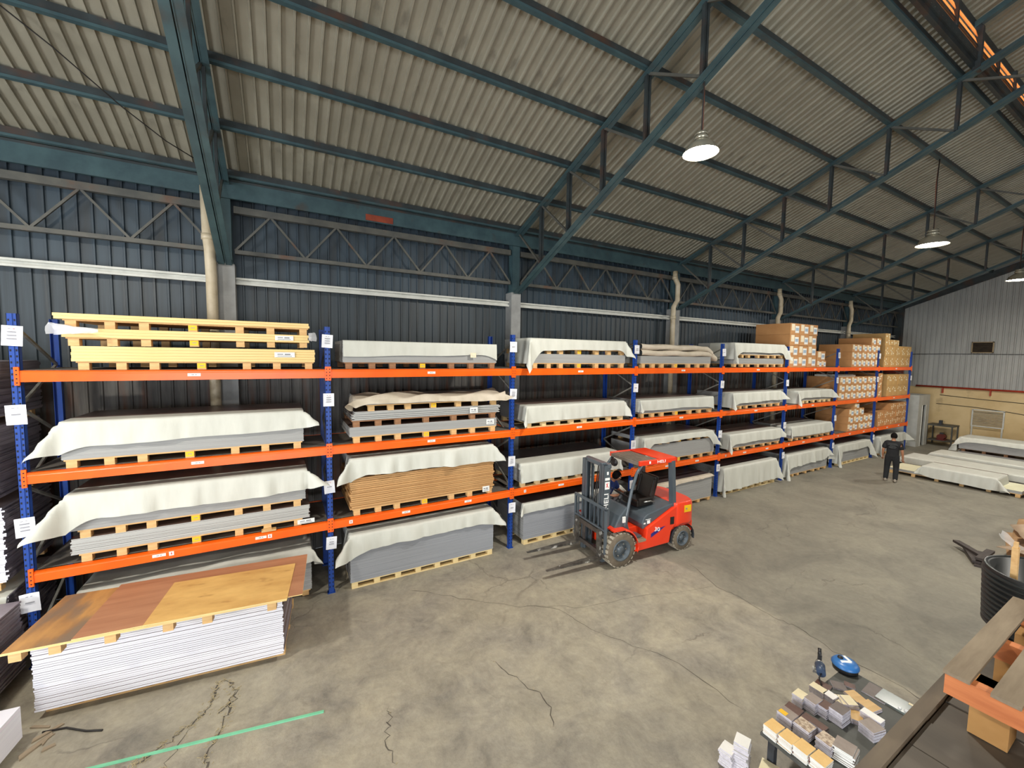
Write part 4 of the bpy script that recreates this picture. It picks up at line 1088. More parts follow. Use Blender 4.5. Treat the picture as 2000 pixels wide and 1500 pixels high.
# --- floor items, left foreground
o = MB().box((-1.3, 0, 0.08), (0, 1.3, 0.42)).build('wrapped_stack', 'white_board'); o.location = (-2.98, 5.4, 0); o.rotation_euler = (0, 0, -0.12)
o.location = (-3.27, 4.68, 0.0)
tag(o, 'white wrapped stack corner at the bottom left edge of the photo', 'stack')
MB().box((-1.25, 0.1, 0), (-0.1, 0.2, 0.08)).box((-1.25, 1.1, 0), (-0.1, 1.2, 0.08)).build('bearer', 'wood_brown', o)
debris = [(-2.95, 6.02, 0.25, 0.05, 0.6), (-2.98, 5.86, 0.3, 0.07, 0.9), (-2.86, 5.78, 0.1, 0.05, 0.3), (-3.05, 6.15, 0.2, 0.03, -0.5), (-2.92, 5.92, 0.16, 0.02, 1.4)]
for i, (x, y, a, b_, rz) in enumerate(debris):
    o = MB().add([(-a/2, -b_/2, 0), (a/2, -b_*0.2, 0), (a*0.45, b_/2, 0), (-a*0.4, b_*0.4, 0), (-a/2, -b_/2, 0.018), (a/2, -b_*0.2, 0.012), (a*0.45, b_/2, 0.014), (-a*0.4, b_*0.4, 0.02)],
        [(0, 3, 2, 1), (4, 5, 6, 7), (0, 1, 5, 4), (1, 2, 6, 5), (2, 3, 7, 6), (3, 0, 4, 7)]).build('wood_scrap', 'old_wood', loc=(x, y, 0)); o.rotation_euler = (0, 0, rz)
    tag(o, ('long wood scrap near the white stack corner', 'longest wood scrap lying at lower left', 'short wide wood scrap nearest the green strip', 'thin wood scrap nearest the white stack bottom', 'thinnest wood splinter between the longer scraps')[i], 'scrap', 'wood scraps at lower left')
tag(MB().tube([(-3.0, 6.05, 0.01), (-2.8, 6.0, 0.012), (-2.6, 5.85, 0.01), (-2.45, 5.78, 0.01)], 0.01, 6).build('strap', 'wire'), 'dark strap end on the floor by the left foreground stack', 'strap')
gs = MB(); a = Vector((-2.55, 5.315, 0)); b_ = Vector((-0.33, 4.90, 0))
gs.bar(a+Vector((0, 0, 0.006)), b_+Vector((0, 0, 0.006)), 0.03, 0.012)
for k in range(9): gs.bar(a.lerp(b_, (k+.5)/9)+Vector((0, 0, 0.012)), a.lerp(b_, (k+.6)/9)+Vector((0, 0, 0.012)), 0.01, 0.002)
tag(gs.build('packing_strip', 'green_strip'), 'long pale green packing strip on the floor in the foreground', 'strip')
# cracks filled with straw and grit (part of the floor)
crk = MB(); cs = MB()
def crack(pts, wdt, straw=0.0):
    P = [Vector((x, y, 0)) for x, y in pts]; Q = []
    for i in range(len(P)-1):
        for k in range(6):
            v = P[i].lerp(P[i+1], k/6); Q.append(v+Vector((R.uniform(-.035, .035), R.uniform(-.035, .035), 0)))
    Q.append(P[-1])
    L_ = []; Rr = []
    for i, v in enumerate(Q):
        d = (Q[min(i+1, len(Q)-1)]-Q[max(i-1, 0)]).normalized(); n_ = Vector((-d.y, d.x, 0)); w_ = wdt*R.uniform(.3, 1)*(0.15 if i in (0, len(Q)-1) else 1)
        L_.append(v+n_*w_+Vector((0, 0, .0015))); Rr.append(v-n_*w_+Vector((0, 0, .0015)))
    crk.grid([L_, Rr], smooth=False)
    if straw:
        for i in range(int(0.6*straw*len(Q))):
            v = R.choice(Q)+Vector((R.gauss(0, .025), R.gauss(0, .025), 0)); a_ = R.uniform(0, 6.28); l_ = R.uniform(.01, .035)
            cs.bar(v+Vector((0, 0, .004)), v+Vector((l_*cos(a_), l_*sin(a_), .006)), .004, .004)
crack([(-1.43, 6.0), (-1.47, 5.8), (-1.52, 5.55), (-1.66, 5.38), (-1.9, 5.2), (-2.05, 5.12)], .014, 9)
crack([(-1.43, 6.0), (-1.28, 5.85), (-1.22, 5.6), (-1.4, 5.45)], .012, 5)
crack([(-1.26, 5.75), (-1.3, 5.4), (-1.38, 5.05), (-1.42, 4.82), (-1.4, 4.6)], .014, 7)
crack([(-1.6, 5.4), (-1.75, 5.05), (-1.85, 4.85)], .006, 2)
crack([(1.73, 4.69), (1.9, 4.2), (2.03, 3.78), (1.89, 3.47)], .007, .3)
crack([(0.35, 4.61), (0.3, 4.4), (0.22, 4.18), (0.25, 3.9)], .007, .3)
crack([(6.45, 5.2), (6.14, 4.37), (6.17, 4.0), (6.13, 3.46), (6.2, 3.05), (6.08, 2.46), (6.1, 1.5)], .007)
crack([(1.2, 6.9), (1.9, 6.2), (2.6, 5.6), (3.2, 5.2), (3.4, 4.4), (3.9, 3.6), (4.0, 2.6)], .006)
crack([(2.8, 5.5), (3.6, 5.0), (4.6, 4.8), (6.1, 4.4)], .004)
o = crk.build('floor_crack', 'crack', fl); o['kind'] = 'stuff'
o = cs.build('straw_grit', 'straw', fl); o['kind'] = 'stuff'

# ================================================================== SAMPLE TABLE (right foreground)
TZ = 0.45
tb = thing('sample_table', 'low dark table carrying piles of small board samples in the right foreground', 'table', (3.39, 1.2, 0))
MB().box((0, 0, TZ-0.03), (1.78, 0.87, TZ)).build('table_top', 'table_top', tb)
for x in (0.06, 1.68):
    for y in (0.06, 0.78): MB().box((x-0.03, y-0.03, 0), (x+0.03, y+0.03, TZ-0.03)).build('leg', 'fl_dark', tb)
MB().box((0.02, 0.74, TZ-0.09), (1.7, 0.78, TZ-0.03)).box((0.02, 0.04, TZ-0.09), (1.7, 0.08, TZ-0.03)).build('side_rail', 'fl_dark', tb)
def sample(x, y, z, a, b_, h, m, rz, label, core='s_core', n=None, jit=0.004):
    """a small pile of sample chips"""
    n = n or max(1, round(h/0.012)); th = h/n
    mb = MB()
    for k in range(n):
        dx, dy = R.uniform(-jit, jit), R.uniform(-jit, jit)
        mb.box((-a/2+dx, -b_/2+dy, k*th), (a/2+dx, b_/2+dy, (k+1)*th-0.0008), 0, top=1, ends=0)
    o = mb.build('sample_pile', [core, m], loc=(x, y, z)); o.rotation_euler = (0, 0, rz)
    return tag(o, label, 'sample pile')
# front row, yellow tops on white chips, with red marks
for i in range(4):
    y = 1.985-i*0.128
    o = sample(3.47+0.012*i, y, TZ, 0.15, 0.122, 0.10, 's_yellow', -0.03, ('leftmost', 'second', 'third', 'rightmost')[i]+' yellow-topped sample pile in the front row', 's_white', 8)
    if i: MB().box((-0.0765, 0.055, 0.015), (-0.0755, 0.06, 0.09)).box((-0.0765, 0.05, 0.04), (-0.0755, 0.057, 0.055)).build('red_mark', 'maroon', o)
# second row
o = sample(3.72, 1.99, TZ, 0.13, 0.14, 0.12, 's_grey', -0.02, 'taupe sample pile with a yellow sticker'); MB().box((-0.06, -0.01, 0.12), (-0.005, 0.06, 0.1215)).build('yellow_sticker', 'yellow_paint', o)
sample(3.73, 1.84, TZ, 0.13, 0.14, 0.12, 's_marble', -0.04, 'brown-white marbled sample pile in the second row')
sample(3.76, 1.66, TZ, 0.14, 0.13, 0.11, 's_marble', -0.06, 'grey-brown veined sample pile in the second row, right end')
sample(3.80, 1.53, TZ, 0.16, 0.15, 0.13, 's_grey', 0.15, 'tall loose grey sample pile at the front right', 's_white', 11, 0.01)
sample(3.88, 1.78, TZ, 0.09, 0.13, 0.10, 's_brown', -0.05, 'brown grained sample pile beside the marbled one')
sample(3.90, 2.02, TZ, 0.13, 0.14, 0.06, 's_brown', 0.05, 'dark brown sample pile with a small yellow tag')
sample(3.92, 1.88, TZ, 0.12, 0.13, 0.05, 's_brown', 0.0, 'red-brown sample chips between two rows')
# third row
sample(4.11, 2.06, TZ, 0.13, 0.10, 0.11, 's_cream', 0.02, 'cream sample pile at the left of the third row')
sample(4.15, 1.955, TZ, 0.14, 0.11, 0.12, 's_grey', -0.05, 'dusty mauve sample pile in the third row')
sample(4.19, 1.865, TZ, 0.13, 0.09, 0.11, 's_brown', 0.0, 'dark brown sample pile with split top in the third row')
sample(4.23, 1.75, TZ, 0.16, 0.12, 0.14, 's_darkgrey', -0.04, 'big dark grey sample block at the middle of the table')
# white row behind
sample(4.42, 2.02, TZ, 0.1, 0.14, 0.08, 's_cream', 0.0, 'cream long sample pile behind the third row')
sample(4.43, 1.91, TZ, 0.1, 0.1, 0.08, 's_white', -0.1, 'white sample pile behind the third row')
for i, (x, y, rz, dz) in enumerate(((4.47, 1.84, 0.5, 0.06), (4.49, 1.80, 0.8, 0.075), (4.5, 1.77, 1.0, 0.09))):
    o = sample(x, y, TZ+dz*0, 0.13, 0.1, 0.06+i*0.018, 's_cream', rz, ('lowest', 'middle', 'uppermost')[i]+' of the fanned cream sample chips', n=4)
sample(4.40, 1.67, TZ, 0.15, 0.1, 0.05, 's_tan', 0.5, 'beige sample chips tilted beside the dark grey block')
sample(4.33, 1.52, TZ, 0.16, 0.14, 0.10, 's_grey', -0.25, 'pale mauve sample pile at the right front by the deck edge')
sample(4.47, 1.57, TZ, 0.09, 0.17, 0.11, 's_white', -0.05, 'bright white sample block at the right front')
# back chips
sample(4.72, 1.80, TZ, 0.13, 0.15, 0.03, 's_tan', -0.35, 'left tan wood-grain sample at the back', n=2)
sample(4.70, 1.66, TZ, 0.15, 0.13, 0.035, 's_tan', -0.2, 'right tan wood-grain sample at the back', n=2)
sample(4.75, 1.96, TZ, 0.12, 0.13, 0.02, 's_darkgrey', 0.7, 'grey-brown square sample near the blue tool', n=1)
sample(4.60, 2.05, TZ, 0.1, 0.14, 0.02, 's_brown', 0.1, 'dark brown sample under the cord of the router', n=1)
sample(4.86, 1.9, TZ, 0.08, 0.1, 0.02, 's_brown', 0.4, 'small round-cornered brown sample by the blue tool', n=1)
o = sample(5.02, 1.71, TZ, 0.24, 0.2, 0.012, 's_darkgrey', 0.05, 'large dark brown sample panel at the back right', n=1)
gp = MB().box((-0.1, -0.2, 0), (0.12, 0.2, 0.02)).box((0.09, -0.16, 0.02), (0.12, -0.02, 0.024), 1).build('glass_sample', ['glass_dull', 's_cream'], loc=(5.02, 1.5, TZ)); tag(gp, 'grey glossy glass sample with a cream strip at the table corner', 'sample')
MB().ell((-0.06, -0.05, 0.03), (0.03, 0.02, 0.012)).ell((-0.07, 0.0, 0.028), (0.018, 0.015, 0.01)).build('plastic_scrap', 'clear_wrap', gp)
# power tools
rt_ = thing('router_tool', 'small navy and silver router tool with a black cord', 'tool', (4.76, 2.16, TZ), 0.5)
rt_.scale = (1.25, 1.25, 1.25)
MB().cyl((-0.12, 0, 0.09), (0.0, 0, 0.09), 0.035, 0.04, 16).build('motor_housing', 'tool_navy', rt_)
MB().cyl((0.0, 0, 0.09), (0.05, 0, 0.09), 0.042, 0.03, 16).box((0.0, -0.05, 0.0), (0.07, 0.05, 0.02)).cyl((0.03, -.03, .02), (0.03, -.03, .08), .008).cyl((0.03, .03, .02), (0.03, .03, .08), .008).build('base_plate', 'steel', rt_)
MB().box((0.03, -0.015, 0.1), (0.07, 0.015, 0.17)).cyl((0.05, 0, 0.16), (0.09, 0, 0.2), 0.014).build('grip', 'black', rt_)
MB().tube([(-0.12, 0, 0.09), (-0.17, 0.02, 0.08), (-0.2, 0, 0.02), (-0.22, -0.05, 0.01), (-0.22, -0.12, 0.01)], 0.006, 6).build('power_cord', 'black', rt_)
bt_ = thing('blue_tool', 'blue domed tool with a white chevron on a black base', 'tool', (5.12, 2.05, TZ), 0.2)
MB().lathe([(0.0, 0), (0.12, 0), (0.125, 0.03), (0.12, 0.06)], n=28).build('base', 'black', bt_)
MB().lathe([(0.135, 0.06), (0.135, 0.075), (0.11, 0.105), (0.06, 0.12), (0.0, 0.124)], n=28).build('dome', 'tool_blue', bt_)
MB().bar((-0.07, 0.03, 0.118), (0.0, -0.05, 0.121), 0.03, 0.01).bar((0.07, 0.03, 0.118), (0.0, -0.05, 0.121), 0.03, 0.01).build('chevron', 'decal_white', bt_)
MB().lathe([(0.0, 0.14), (0.025, 0.135), (0.03, 0.12)], c=(0, 0.05, 0), n=14).build('knob', 'black', bt_)
MB().tube([(0.1, -0.05, 0.03), (0.17, -0.06, 0.02), (0.22, -0.03, 0.006), (0.26, -0.04, 0.006)], 0.006, 6).build('power_cord', 'black', bt_)
# piles on the floor before the table
sample(3.30, 2.19, 0, 0.14, 0.13, 0.30, 's_white', 0.35, 'tall white sample pile on the floor before the table', 's_core', 14, 0.012)
sample(3.22, 2.28, 0, 0.13, 0.12, 0.18, 's_white', 0.2, 'shorter white sample pile behind the tall floor pile', 's_core', 9, 0.012)
sample(3.33, 1.93, 0, 0.15, 0.16, 0.22, 's_cream', 0.3, 'cream-topped sample pile on the floor under the table edge', 's_white', 12, 0.012)

# ================================================================== MEZZANINE with pallet, tub
MZ = 2.6
mz = MB().box((-3.0, -4.0, MZ-0.18), (7.0, 0.54, MZ-0.05)).build('floor_mezzanine', 'mezz_plank'); mz['kind'] = 'structure'
xx = -2.9; 
while xx < 6.6:
    wd = 0.21
    MB().box((xx+0.003, -4.0, MZ-0.05), (xx+wd-0.003, 0.545, MZ+R.uniform(-.004, .002))).build('plank', 'mezz_plank', mz); xx += wd
MB().box((-3.0, 0.55, MZ-0.2), (7.0, 0.6, MZ+0.02)).build('edge_board', 'mezz_edge', mz)
for x in (-2.8, 2.0, 6.8):
    MB().box((x-0.06, -0.2, 0), (x+0.06, -0.08, MZ-0.18)).build('mezzanine_post', 'teal_dark', mz)
mp_ = thing('pallet', 'old worn pallet with grey slats on the plank deck at right edge', 'pallet', (1.64, 0.5, MZ))
sl = MB().box((0, -0.075, 0.285), (1.06, 0, 0.30)).build('slat', 'old_wood', mp_)
for k in range(1, 6):
    o = bpy.data.objects.new('slat', sl.data); COL.objects.link(o); o.parent = mp_; o.location = (R.uniform(-.015, .01), -0.12*k-0.01, 0)
for x in (0.0, 0.48, 0.96): MB().box((x+0.01, -0.75, 0.2), (x+0.06, -0.005, 0.285)).build('stringer', 'orange_wood', mp_)
MB().box((0.055, -0.72, 0.12), (1.0, -0.62, 0.14)).build('lower_slat', 'old_wood', mp_)
for x in (0.16, 0.5, 0.84):
    for y in (-0.16, -0.45, -0.7): MB().box((x, y, 0.0), (x+0.13, y+0.11, 0.2)).build('block', 'block_wood', mp_)
MB().box((0.16, -0.75, 0.19), (0.29, -0.04, 0.2)).build('lower_slat', 'block_wood', mp_)
tu = thing('tub', 'stack of ribbed black tubs behind the worn pallet at right edge', 'tub', (3.02, 0.41, MZ))
pr = []
for k in range(11):
    z0 = 0.02+k*0.03; r_ = 0.23+k*0.0014
    pr += [(r_, z0), (r_+0.022, z0+0.006), (r_+0.022, z0+0.016), (r_, z0+0.022)]
pr = [(0.0, 0.0), (0.228, 0.0)]+pr+[(0.262, 0.36), (0.255, 0.365), (0.235, 0.355), (0.2, 0.1), (0.0, 0.1)]
MB().lathe(pr, n=40).build('tub_wall', 'tub', tu)
MB().tube([(-0.26, -0.05, 0.33), (-0.3, 0, 0.25), (-0.26, 0.05, 0.33)], 0.008, 6).build('handle', 'tub', tu)
sk = MB().box((-0.018, -0.012, 0), (0.018, 0.012, 0.42)).box((-0.012, -0.008, 0.42), (0.012, 0.008, 0.45)).build('wood_stick', 'wood', loc=(2.90, 0.53, MZ+0.105)); sk.rotation_euler = (0.0, -0.12, 0); tag(sk, 'pale wood stick standing in the black tub', 'stick')

# --- cardboard pile and dark planks at the right edge, on the floor
cp = MB()
for i, (x, y, a, b_, rz, z) in enumerate(((13.4, 1.7, 2.6, 1.1, 0.2, 0.0), (13.6, 1.6, 2.2, 1.0, -0.15, 0.14), (14.0, 1.75, 2.0, 1.0, 0.1, 0.3), (13.2, 1.6, 1.6, 0.9, 0.35, 0.42))):
    PP = []
    for u in range(9):
        PP.append([(-a/2+a*u/8, -b_/2+b_*v/5, 0.05*sin(u*1.7+i)*sin(v*1.3+i)+0.03*R.random()-0.1*abs(v/2.5-1)**3+0.1) for v in range(6)])
    o = MB().grid(PP).build('cardboard_sheet', ['cardboard', 'kraft'][i % 2], loc=(x, y, z)); o.rotation_euler = (0, 0, rz)
    md = o.modifiers.new('thickness', 'SOLIDIFY'); md.thickness = 0.012
    tag(o, ['lowest', 'second', 'third', 'topmost'][i]+' crumpled brown packing sheet in the pile at the right edge', 'cardboard')
PP = [[(12.35+0.09*i+0.03*R.random(), 2.2-0.06*j+0.03*R.random(), 0.5+0.06*R.random()-0.05*j) for j in range(6)] for i in range(5)]
tag(MB().grid(PP).build('plastic_scrap', 'clear_wrap'), 'crumpled clear plastic on the brown packing pile', 'plastic')
for i, (x, y, l_, rz, z) in enumerate(((11.95, 2.35, 0.9, 0.15, 0.0), (12.0, 2.5, 0.85, 0.4, 0.05), (12.15, 2.55, 0.8, 0.75, 0.1), (12.0, 2.3, 0.8, 0.0, 0.11))):
    o = MB().box((-l_/2, -0.06, 0), (l_/2, 0.06, 0.05)).build('dark_plank', 'dark_plank', loc=(x, y, z)); o.rotation_euler = (0, R.uniform(-.05, .05), rz)
    tag(o, ['bottom', 'second', 'third', 'top'][i]+' dark brown plank fanned out beside the packing pile', 'plank')

# ================================================================== STACKS BY THE END WALL
def cross_stack(x, y0, y1, d, z, piles, where, rzv=-pi/2):
    pass
def xboards(x, y0, y1, d, z0, z1, m, label, th=0.014, top='board_top', ends=None):
    n = max(1, round((z1-z0)/th)); t_ = (z1-z0)/n; mb = MB()
    for k in range(n):
        a, b_ = R.uniform(-.006, .006), R.uniform(-.006, .006)
        mb.box((a, y0+b_-y0, k*t_), (d+a, y1-y0+b_, (k+1)*t_-.0005), 0, top=1)
    o = mb.build('board_stack', [m, top], loc=(x, y0, z0)); return tag(o, label, 'board stack')
def xpallet(x, y0, y1, d, z, m, label):
    t = thing('pallet', label, 'pallet', (x, y0, z))
    MB().box((0, 0, PH-.02), (d, y1-y0, PH)).build('top_deck', m, t)
    b = MB()
    for k in range(6):
        yy = 0.03+(y1-y0-.16)*k/5
        for xx in (0.0, d/2-.05, d-.1): MB().box((xx, yy, 0), (xx+.1, yy+.1, PH-.02)).build('block', m, t)
    return t
def xdrape(x, y0, y1, zt, hang, label, **k):
    o = drape(0, y1-y0, 0, zt, hang, label, **k); o.location = (x, y1, zt); o.rotation_euler = (0, 0, -pi/2); return o
# tall back stack
xpallet(24.0, 2.4, 5.5, 1.25, 0, 'wood_brown', 'brown pallet under the tall stack by the end wall')
xboards(24.0, 2.4, 5.5, 1.25, PH, 0.42, GB, 'lower grey board stack by the end wall'); 
xpallet(24.05, 2.4, 5.45, 1.2, 0.42, 'wood_brown', 'brown pallet between the board stacks by the end wall')
xboards(24.0, 2.4, 5.5, 1.25, 0.42+PH, 1.0, GB, 'upper grey board stack by the end wall under a white sheet')
xdrape(23.99, 2.4, 5.5, 1.0, 0.18, 'white sheet over the tall grey stack by the end wall', sL=0.6, sR=0.3, seed=50, ear=30, hangL=0.3, back=1.2)
# low covered stacks in the middle
for i, (x, z, y1, lb) in enumerate(((22.3, 0.42, 5.9, 'rear'), (20.7, 0.36, 6.3, 'front'))):
    xpallet(x, 2.3, y1-0.1, 1.3, 0, 'wood_brown', 'brown pallet under the %s long low covered stack by the end wall' % lb)
    xboards(x, 2.3, y1-0.05, 1.35, PH, z, GB, '%s long low grey stack under a white sheet by the end wall' % lb)
    xdrape(x-0.01, 2.3, y1, z, 0.22, 'white sheet over the %s long low stack by the end wall' % lb, sL=0.35, sR=0.2, seed=51+i, ear=40, back=1.3, wav=0.006)
xpallet(18.95, 2.95, 6.1, 1.25, 0, 'wood', 'tan pallet in front with pale cream boards, right of the standing person')
xboards(18.95, 2.95, 6.1, 1.25, PH, 0.2, 'grey_board', 'low stack of pale cream boards nearest the standing person', top='cream_board')
xboards(18.92, 3.45, 5.2, 1.2, 0.2, 0.46, 'grey_board', 'short bundle on the cream boards under a white sheet')
xdrape(18.9, 3.45, 5.2, 0.46, 0.36, 'white sheet covering the short bundle on the cream boards', sL=0.2, sR=0.4, seed=54, ear=40, earR=52, back=1.1, hangL=0.3, hangR=0.34)
xpallet(18.7, 1.4, 2.85, 1.2, 0, 'wood', 'tan pallet with an orange plywood top at the right edge by the end wall')
xboards(18.7, 1.4, 2.85, 1.2, PH, 0.15, 'orange_wood', 'orange plywood sheet on the pallet at the right edge by the end wall', top='ply_yellow', th=0.018)

# ================================================================== FORKLIFT
HD = radians(175.5)
fk = thing('forklift', 'red and grey forklift truck with an empty seat, forks lowered towards the rack', 'forklift', (5.13, 6.27, 0), HD)
def F(mb, name, m, bevel=0, fix=True, parent=None): return mb.build(name, m, parent or fk, bevel=bevel, fix=fix)
# wheels
def wheel(x, y, r, wd, name, side):
    t = MB().lathe([(r*0.58, -wd/2), (r*0.92, -wd/2), (r*0.97, -wd/2+0.02), (r*0.97, wd/2-0.02), (r*0.92, wd/2), (r*0.58, wd/2)], n=40, axis='y', m=1)
    n = 22
    for k in range(n):
        a = 2*pi*k/n
        for s in (-1, 1):
            c, sn = cos(a+s*0.07), sin(a+s*0.07)
            M_ = Matrix(((c, 0, -sn, 0), (0, 1, 0, 0), (sn, 0, c, 0), (0, 0, 0, 1)))
            t.box((r*0.94, min(0.004*s, s*wd*0.49), -r*0.085), (r, max(0.004*s, s*wd*0.49), r*0.085), 0, mtx=M_)
    o = t.build(name, ['rubber', 'rubber_side'], fk, (x, y, r), fix=True)
    h = MB().lathe([(0.0, 0.0), (r*0.2, 0.0), (r*0.22, -0.02), (r*0.3, -0.02), (r*0.38, -0.05), (r*0.5, -0.05), (r*0.54, 0.02), (r*0.6, 0.025), (r*0.6, -wd*0.8)], n=32, axis='y')
    h = h.build('wheel_rim', 'fl_grey', o); h.location = (0, side*(wd/2-0.005), 0)
    if side < 0: h.rotation_euler = (0, 0, pi)
    nb = MB()
    for k in range(6):
        a = 2*pi*k/6; nb.cyl((r*0.36*cos(a), 0.0, r*0.36*sin(a)), (r*0.36*cos(a), 0.03, r*0.36*sin(a)), r*0.045, n=8)
    nb.lathe([(0, 0.045), (r*0.12, 0.04), (r*0.13, 0.0)], n=16, axis='y')
    b = nb.build('wheel_nuts', 'steel', o); b.location = (0, side*(wd/2-0.05), 0)
    if side < 0: b.rotation_euler = (0, 0, pi)
wheel(0.02, 0.48, 0.35, 0.24, 'front_tyre', 1); wheel(0.02, -0.48, 0.35, 0.24, 'front_tyre', -1)
wheel(-1.68, 0.44, 0.27, 0.2, 'rear_tyre', 1); wheel(-1.68, -0.44, 0.27, 0.2, 'rear_tyre', -1)
# chassis side profile (x fwd, z) - stepped, rising to the rear
side_p = [(-0.36, 0.22), (-1.28, 0.25), (-1.32, 0.48), (-1.38, 0.56), (-1.46, 0.62), (-1.46, 1.02), (-0.72, 0.68), (-0.66, 0.66), (-0.64, 0.43), (-0.36, 0.40)]
mb = MB(); mb.prism(side_p[::-1], 0.30, 0.56); mb.prism(side_p[::-1], -0.56, -0.30); mb.box((-1.4, -0.3, 0.25), (0.1, 0.3, 0.62))
F(mb, 'chassis', 'fl_red', 0.02)
F(MB().box((-0.64, 0.3, 0.40), (-0.36, 0.56, 0.445)).box((-0.62, 0.34, 0.445), (-0.38, 0.54, 0.452)), 'step_plate', 'old_wood')
# counterweight: rounded outline in plan, lofted in z
cwp = []
for k in range(25):
    a = -pi/2+pi*k/24; e = 0.55
    cx = -1.6-0.52*abs(cos(a))**e*(1 if cos(a) >= 0 else -1); cy = 0.55*abs(sin(a))**e*(1 if sin(a) >= 0 else -1)
    cwp.append((cx, cy))
cwp = [(-1.42, -0.55)]+cwp+[(-1.42, 0.55)]
def loft(lv):
    mb = MB(); rows = []
    for z, s, dx in lv:
        rows.append([(-1.42+(x+1.42)*s+dx, y*(0.9+0.1*s), z) for x, y in cwp])
    n = len(cwp); vs_ = [p for r in rows for p in r]
    fs = [(i*n+j, i*n+j+1, (i+1)*n+j+1, (i+1)*n+j) for i in range(len(rows)-1) for j in range(n-1)]
    fs += [((i+1)*n, i*n, i*n+n-1, (i+1)*n+n-1) for i in range(len(rows)-1)]
    mb.add(vs_, fs, 0, True); b = 0
    mb.f.append(tuple(range(n))[::-1]); mb.m.append(0); mb.s.append(False)
    mb.f.append(tuple((len(rows)-1)*n+j for j in range(n))); mb.m.append(0); mb.s.append(False)
    return mb
F(loft([(0.56, 0.98, 0), (0.62, 1.0, 0), (0.95, 1.0, 0), (1.03, 0.97, 0), (1.07, 0.88, 0)]), 'counterweight', 'fl_red')
F(loft([(0.24, 0.9, -0.0), (0.3, 0.95, 0), (0.57, 0.98, 0)]), 'counterweight_base', 'fl_red').scale = (1, 0.55, 1)
# wheel arches behind: rim over rear tyre
ar = MB(); P1 = []; P2 = []
for k in range(13):
    a = radians(-10+200*k/12); P1.append((-1.68+0.33*cos(a), 0.37+0.19, 0.27+0.33*sin(a))); P2.append((-1.68+0.33*cos(a), 0.3, 0.27+0.33*sin(a)))
ar.grid([P1, P2]); ar.grid([[(x, -y, z) for x, y, z in P2], [(x, -y, z) for x, y, z in P1]])
o = F(ar, 'rear_arch', 'fl_dark'); 
for s in (1, -1):
    arc = [(-1.68+0.33*cos(radians(40+105*k/10)), 0.27+0.33*sin(radians(40+105*k/10))) for k in range(11)]
    full = [(-1.38, 0.6), (-1.42, 0.5)]+arc+[(-1.93, 0.38), (-1.98, 0.38), (-1.99, 0.6)]
    F(MB().prism(full, 0.34 if s > 0 else -0.5, 0.5 if s > 0 else -0.34), 'rear_fender', 'fl_red')
# hood (seat deck), slate grey
hp = [(-0.60, 0.62), (-0.70, 0.67), (-1.46, 1.02), (-1.46, 1.06), (-1.3, 1.05), (-0.74, 0.93), (-0.62, 0.86), (-0.58, 0.74)]
F(MB().prism(hp, -0.5, 0.5), 'hood', 'fl_grey', 0.03)
F(MB().box((-0.78, 0.503, 0.73), (-0.70, 0.506, 0.80)).box((-0.66, 0.503, 0.73), (-0.61, 0.506, 0.76)).box((-0.8, 0.503, 0.815), (-0.66, 0.506, 0.825)), 'hood_sticker', 'decal_white')
# front cowl and floor plate
cp_ = [(0.10, 0.45), (-0.60, 0.45), (-0.60, 0.50), (-0.32, 0.52), (-0.22, 0.80), (-0.26, 1.12), (-0.18, 1.14), (-0.02, 0.98), (0.11, 0.76)]
F(MB().prism(cp_, -0.48, 0.48), 'front_cowl', 'fl_grey', 0.02)
F(MB().lathe([(0.05, 0), (0.06, 0.0), (0.06, 0.012), (0.0, 0.012)], c=(-0.08, 0.48, 0.68), n=16, axis='y').box((-0.1, 0.48, 0.6), (-0.02, 0.495, 0.64)), 'horn_grille', 'black')
# front fenders
fd = MB()
for s in (1, -1):
    P = [[], [], [], []]
    for k in range(11):
        a = radians(100+95*k/10) if True else 0
        c, sn = cos(a), sin(a); r = 0.42
        x, z = 0.02+r*c, 0.35+r*sn*0.98
        for i, (y, dr) in enumerate(((0.34, 0), (0.60, 0), (0.615, -0.02), (0.60, -0.035))): P[i].append((x-0*dr*c, s*y, z+dr))
    fd.grid(P)
    fd.box((0.0-0.08, min(s*0.34, s*0.6), 0.74), (0.22, max(s*0.34, s*0.6), 0.765))
F(fd, 'front_fender', 'fl_red')
# mast
mx = 0.165
def channel(mb, x0, y, z0, z1, w_, d_, s, m=0):
    mb.box((x0, y-0.012, z0), (x0+d_, y+0.012, z1), m); mb.box((x0, min(y, y-s*w_), z0), (x0+0.02, max(y, y-s*w_), z1), m); mb.box((x0+d_-0.02, min(y, y-s*w_), z0), (x0+d_, max(y, y-s*w_), z1), m)
for s in (1, -1):
    mb = MB(); channel(mb, mx, s*0.36, 0.06, 2.0, 0.07, 0.15, s); F(mb, 'outer_mast_rail', 'fl_grey')
    mb = MB(); channel(mb, mx+0.02, s*0.27, 0.09, 2.02, 0.06, 0.13, s); F(mb, 'inner_mast_rail', 'fl_grey')
    F(MB().cyl((mx+0.02, s*0.18, 0.1), (mx+0.02, s*0.18, 1.85), 0.035, n=14).cyl((mx+0.02, s*0.18, 1.85), (mx+0.02, s*0.18, 1.98), 0.022, n=12), 'lift_cylinder', 'fl_grey')
    F(MB().tube([(mx+0.09, s*0.15, 0.4), (mx+0.09, s*0.15, 1.95)], 0.012, 6), 'lift_chain', 'steel')
F(MB().box((mx-0.02, -0.38, 1.94), (mx+0.06, 0.38, 2.03)).box((mx+0.02, -0.28, 1.96), (mx+0.15, 0.28, 2.04)), 'mast_top_beam', 'fl_grey', 0.015)
F(MB().box((mx-0.02, -0.37, 0.08), (mx+0.04, 0.37, 0.2)).box((mx-0.02, -0.36, 0.98), (mx+0.02, 0.36, 1.06)), 'mast_cross_beam', 'fl_grey')
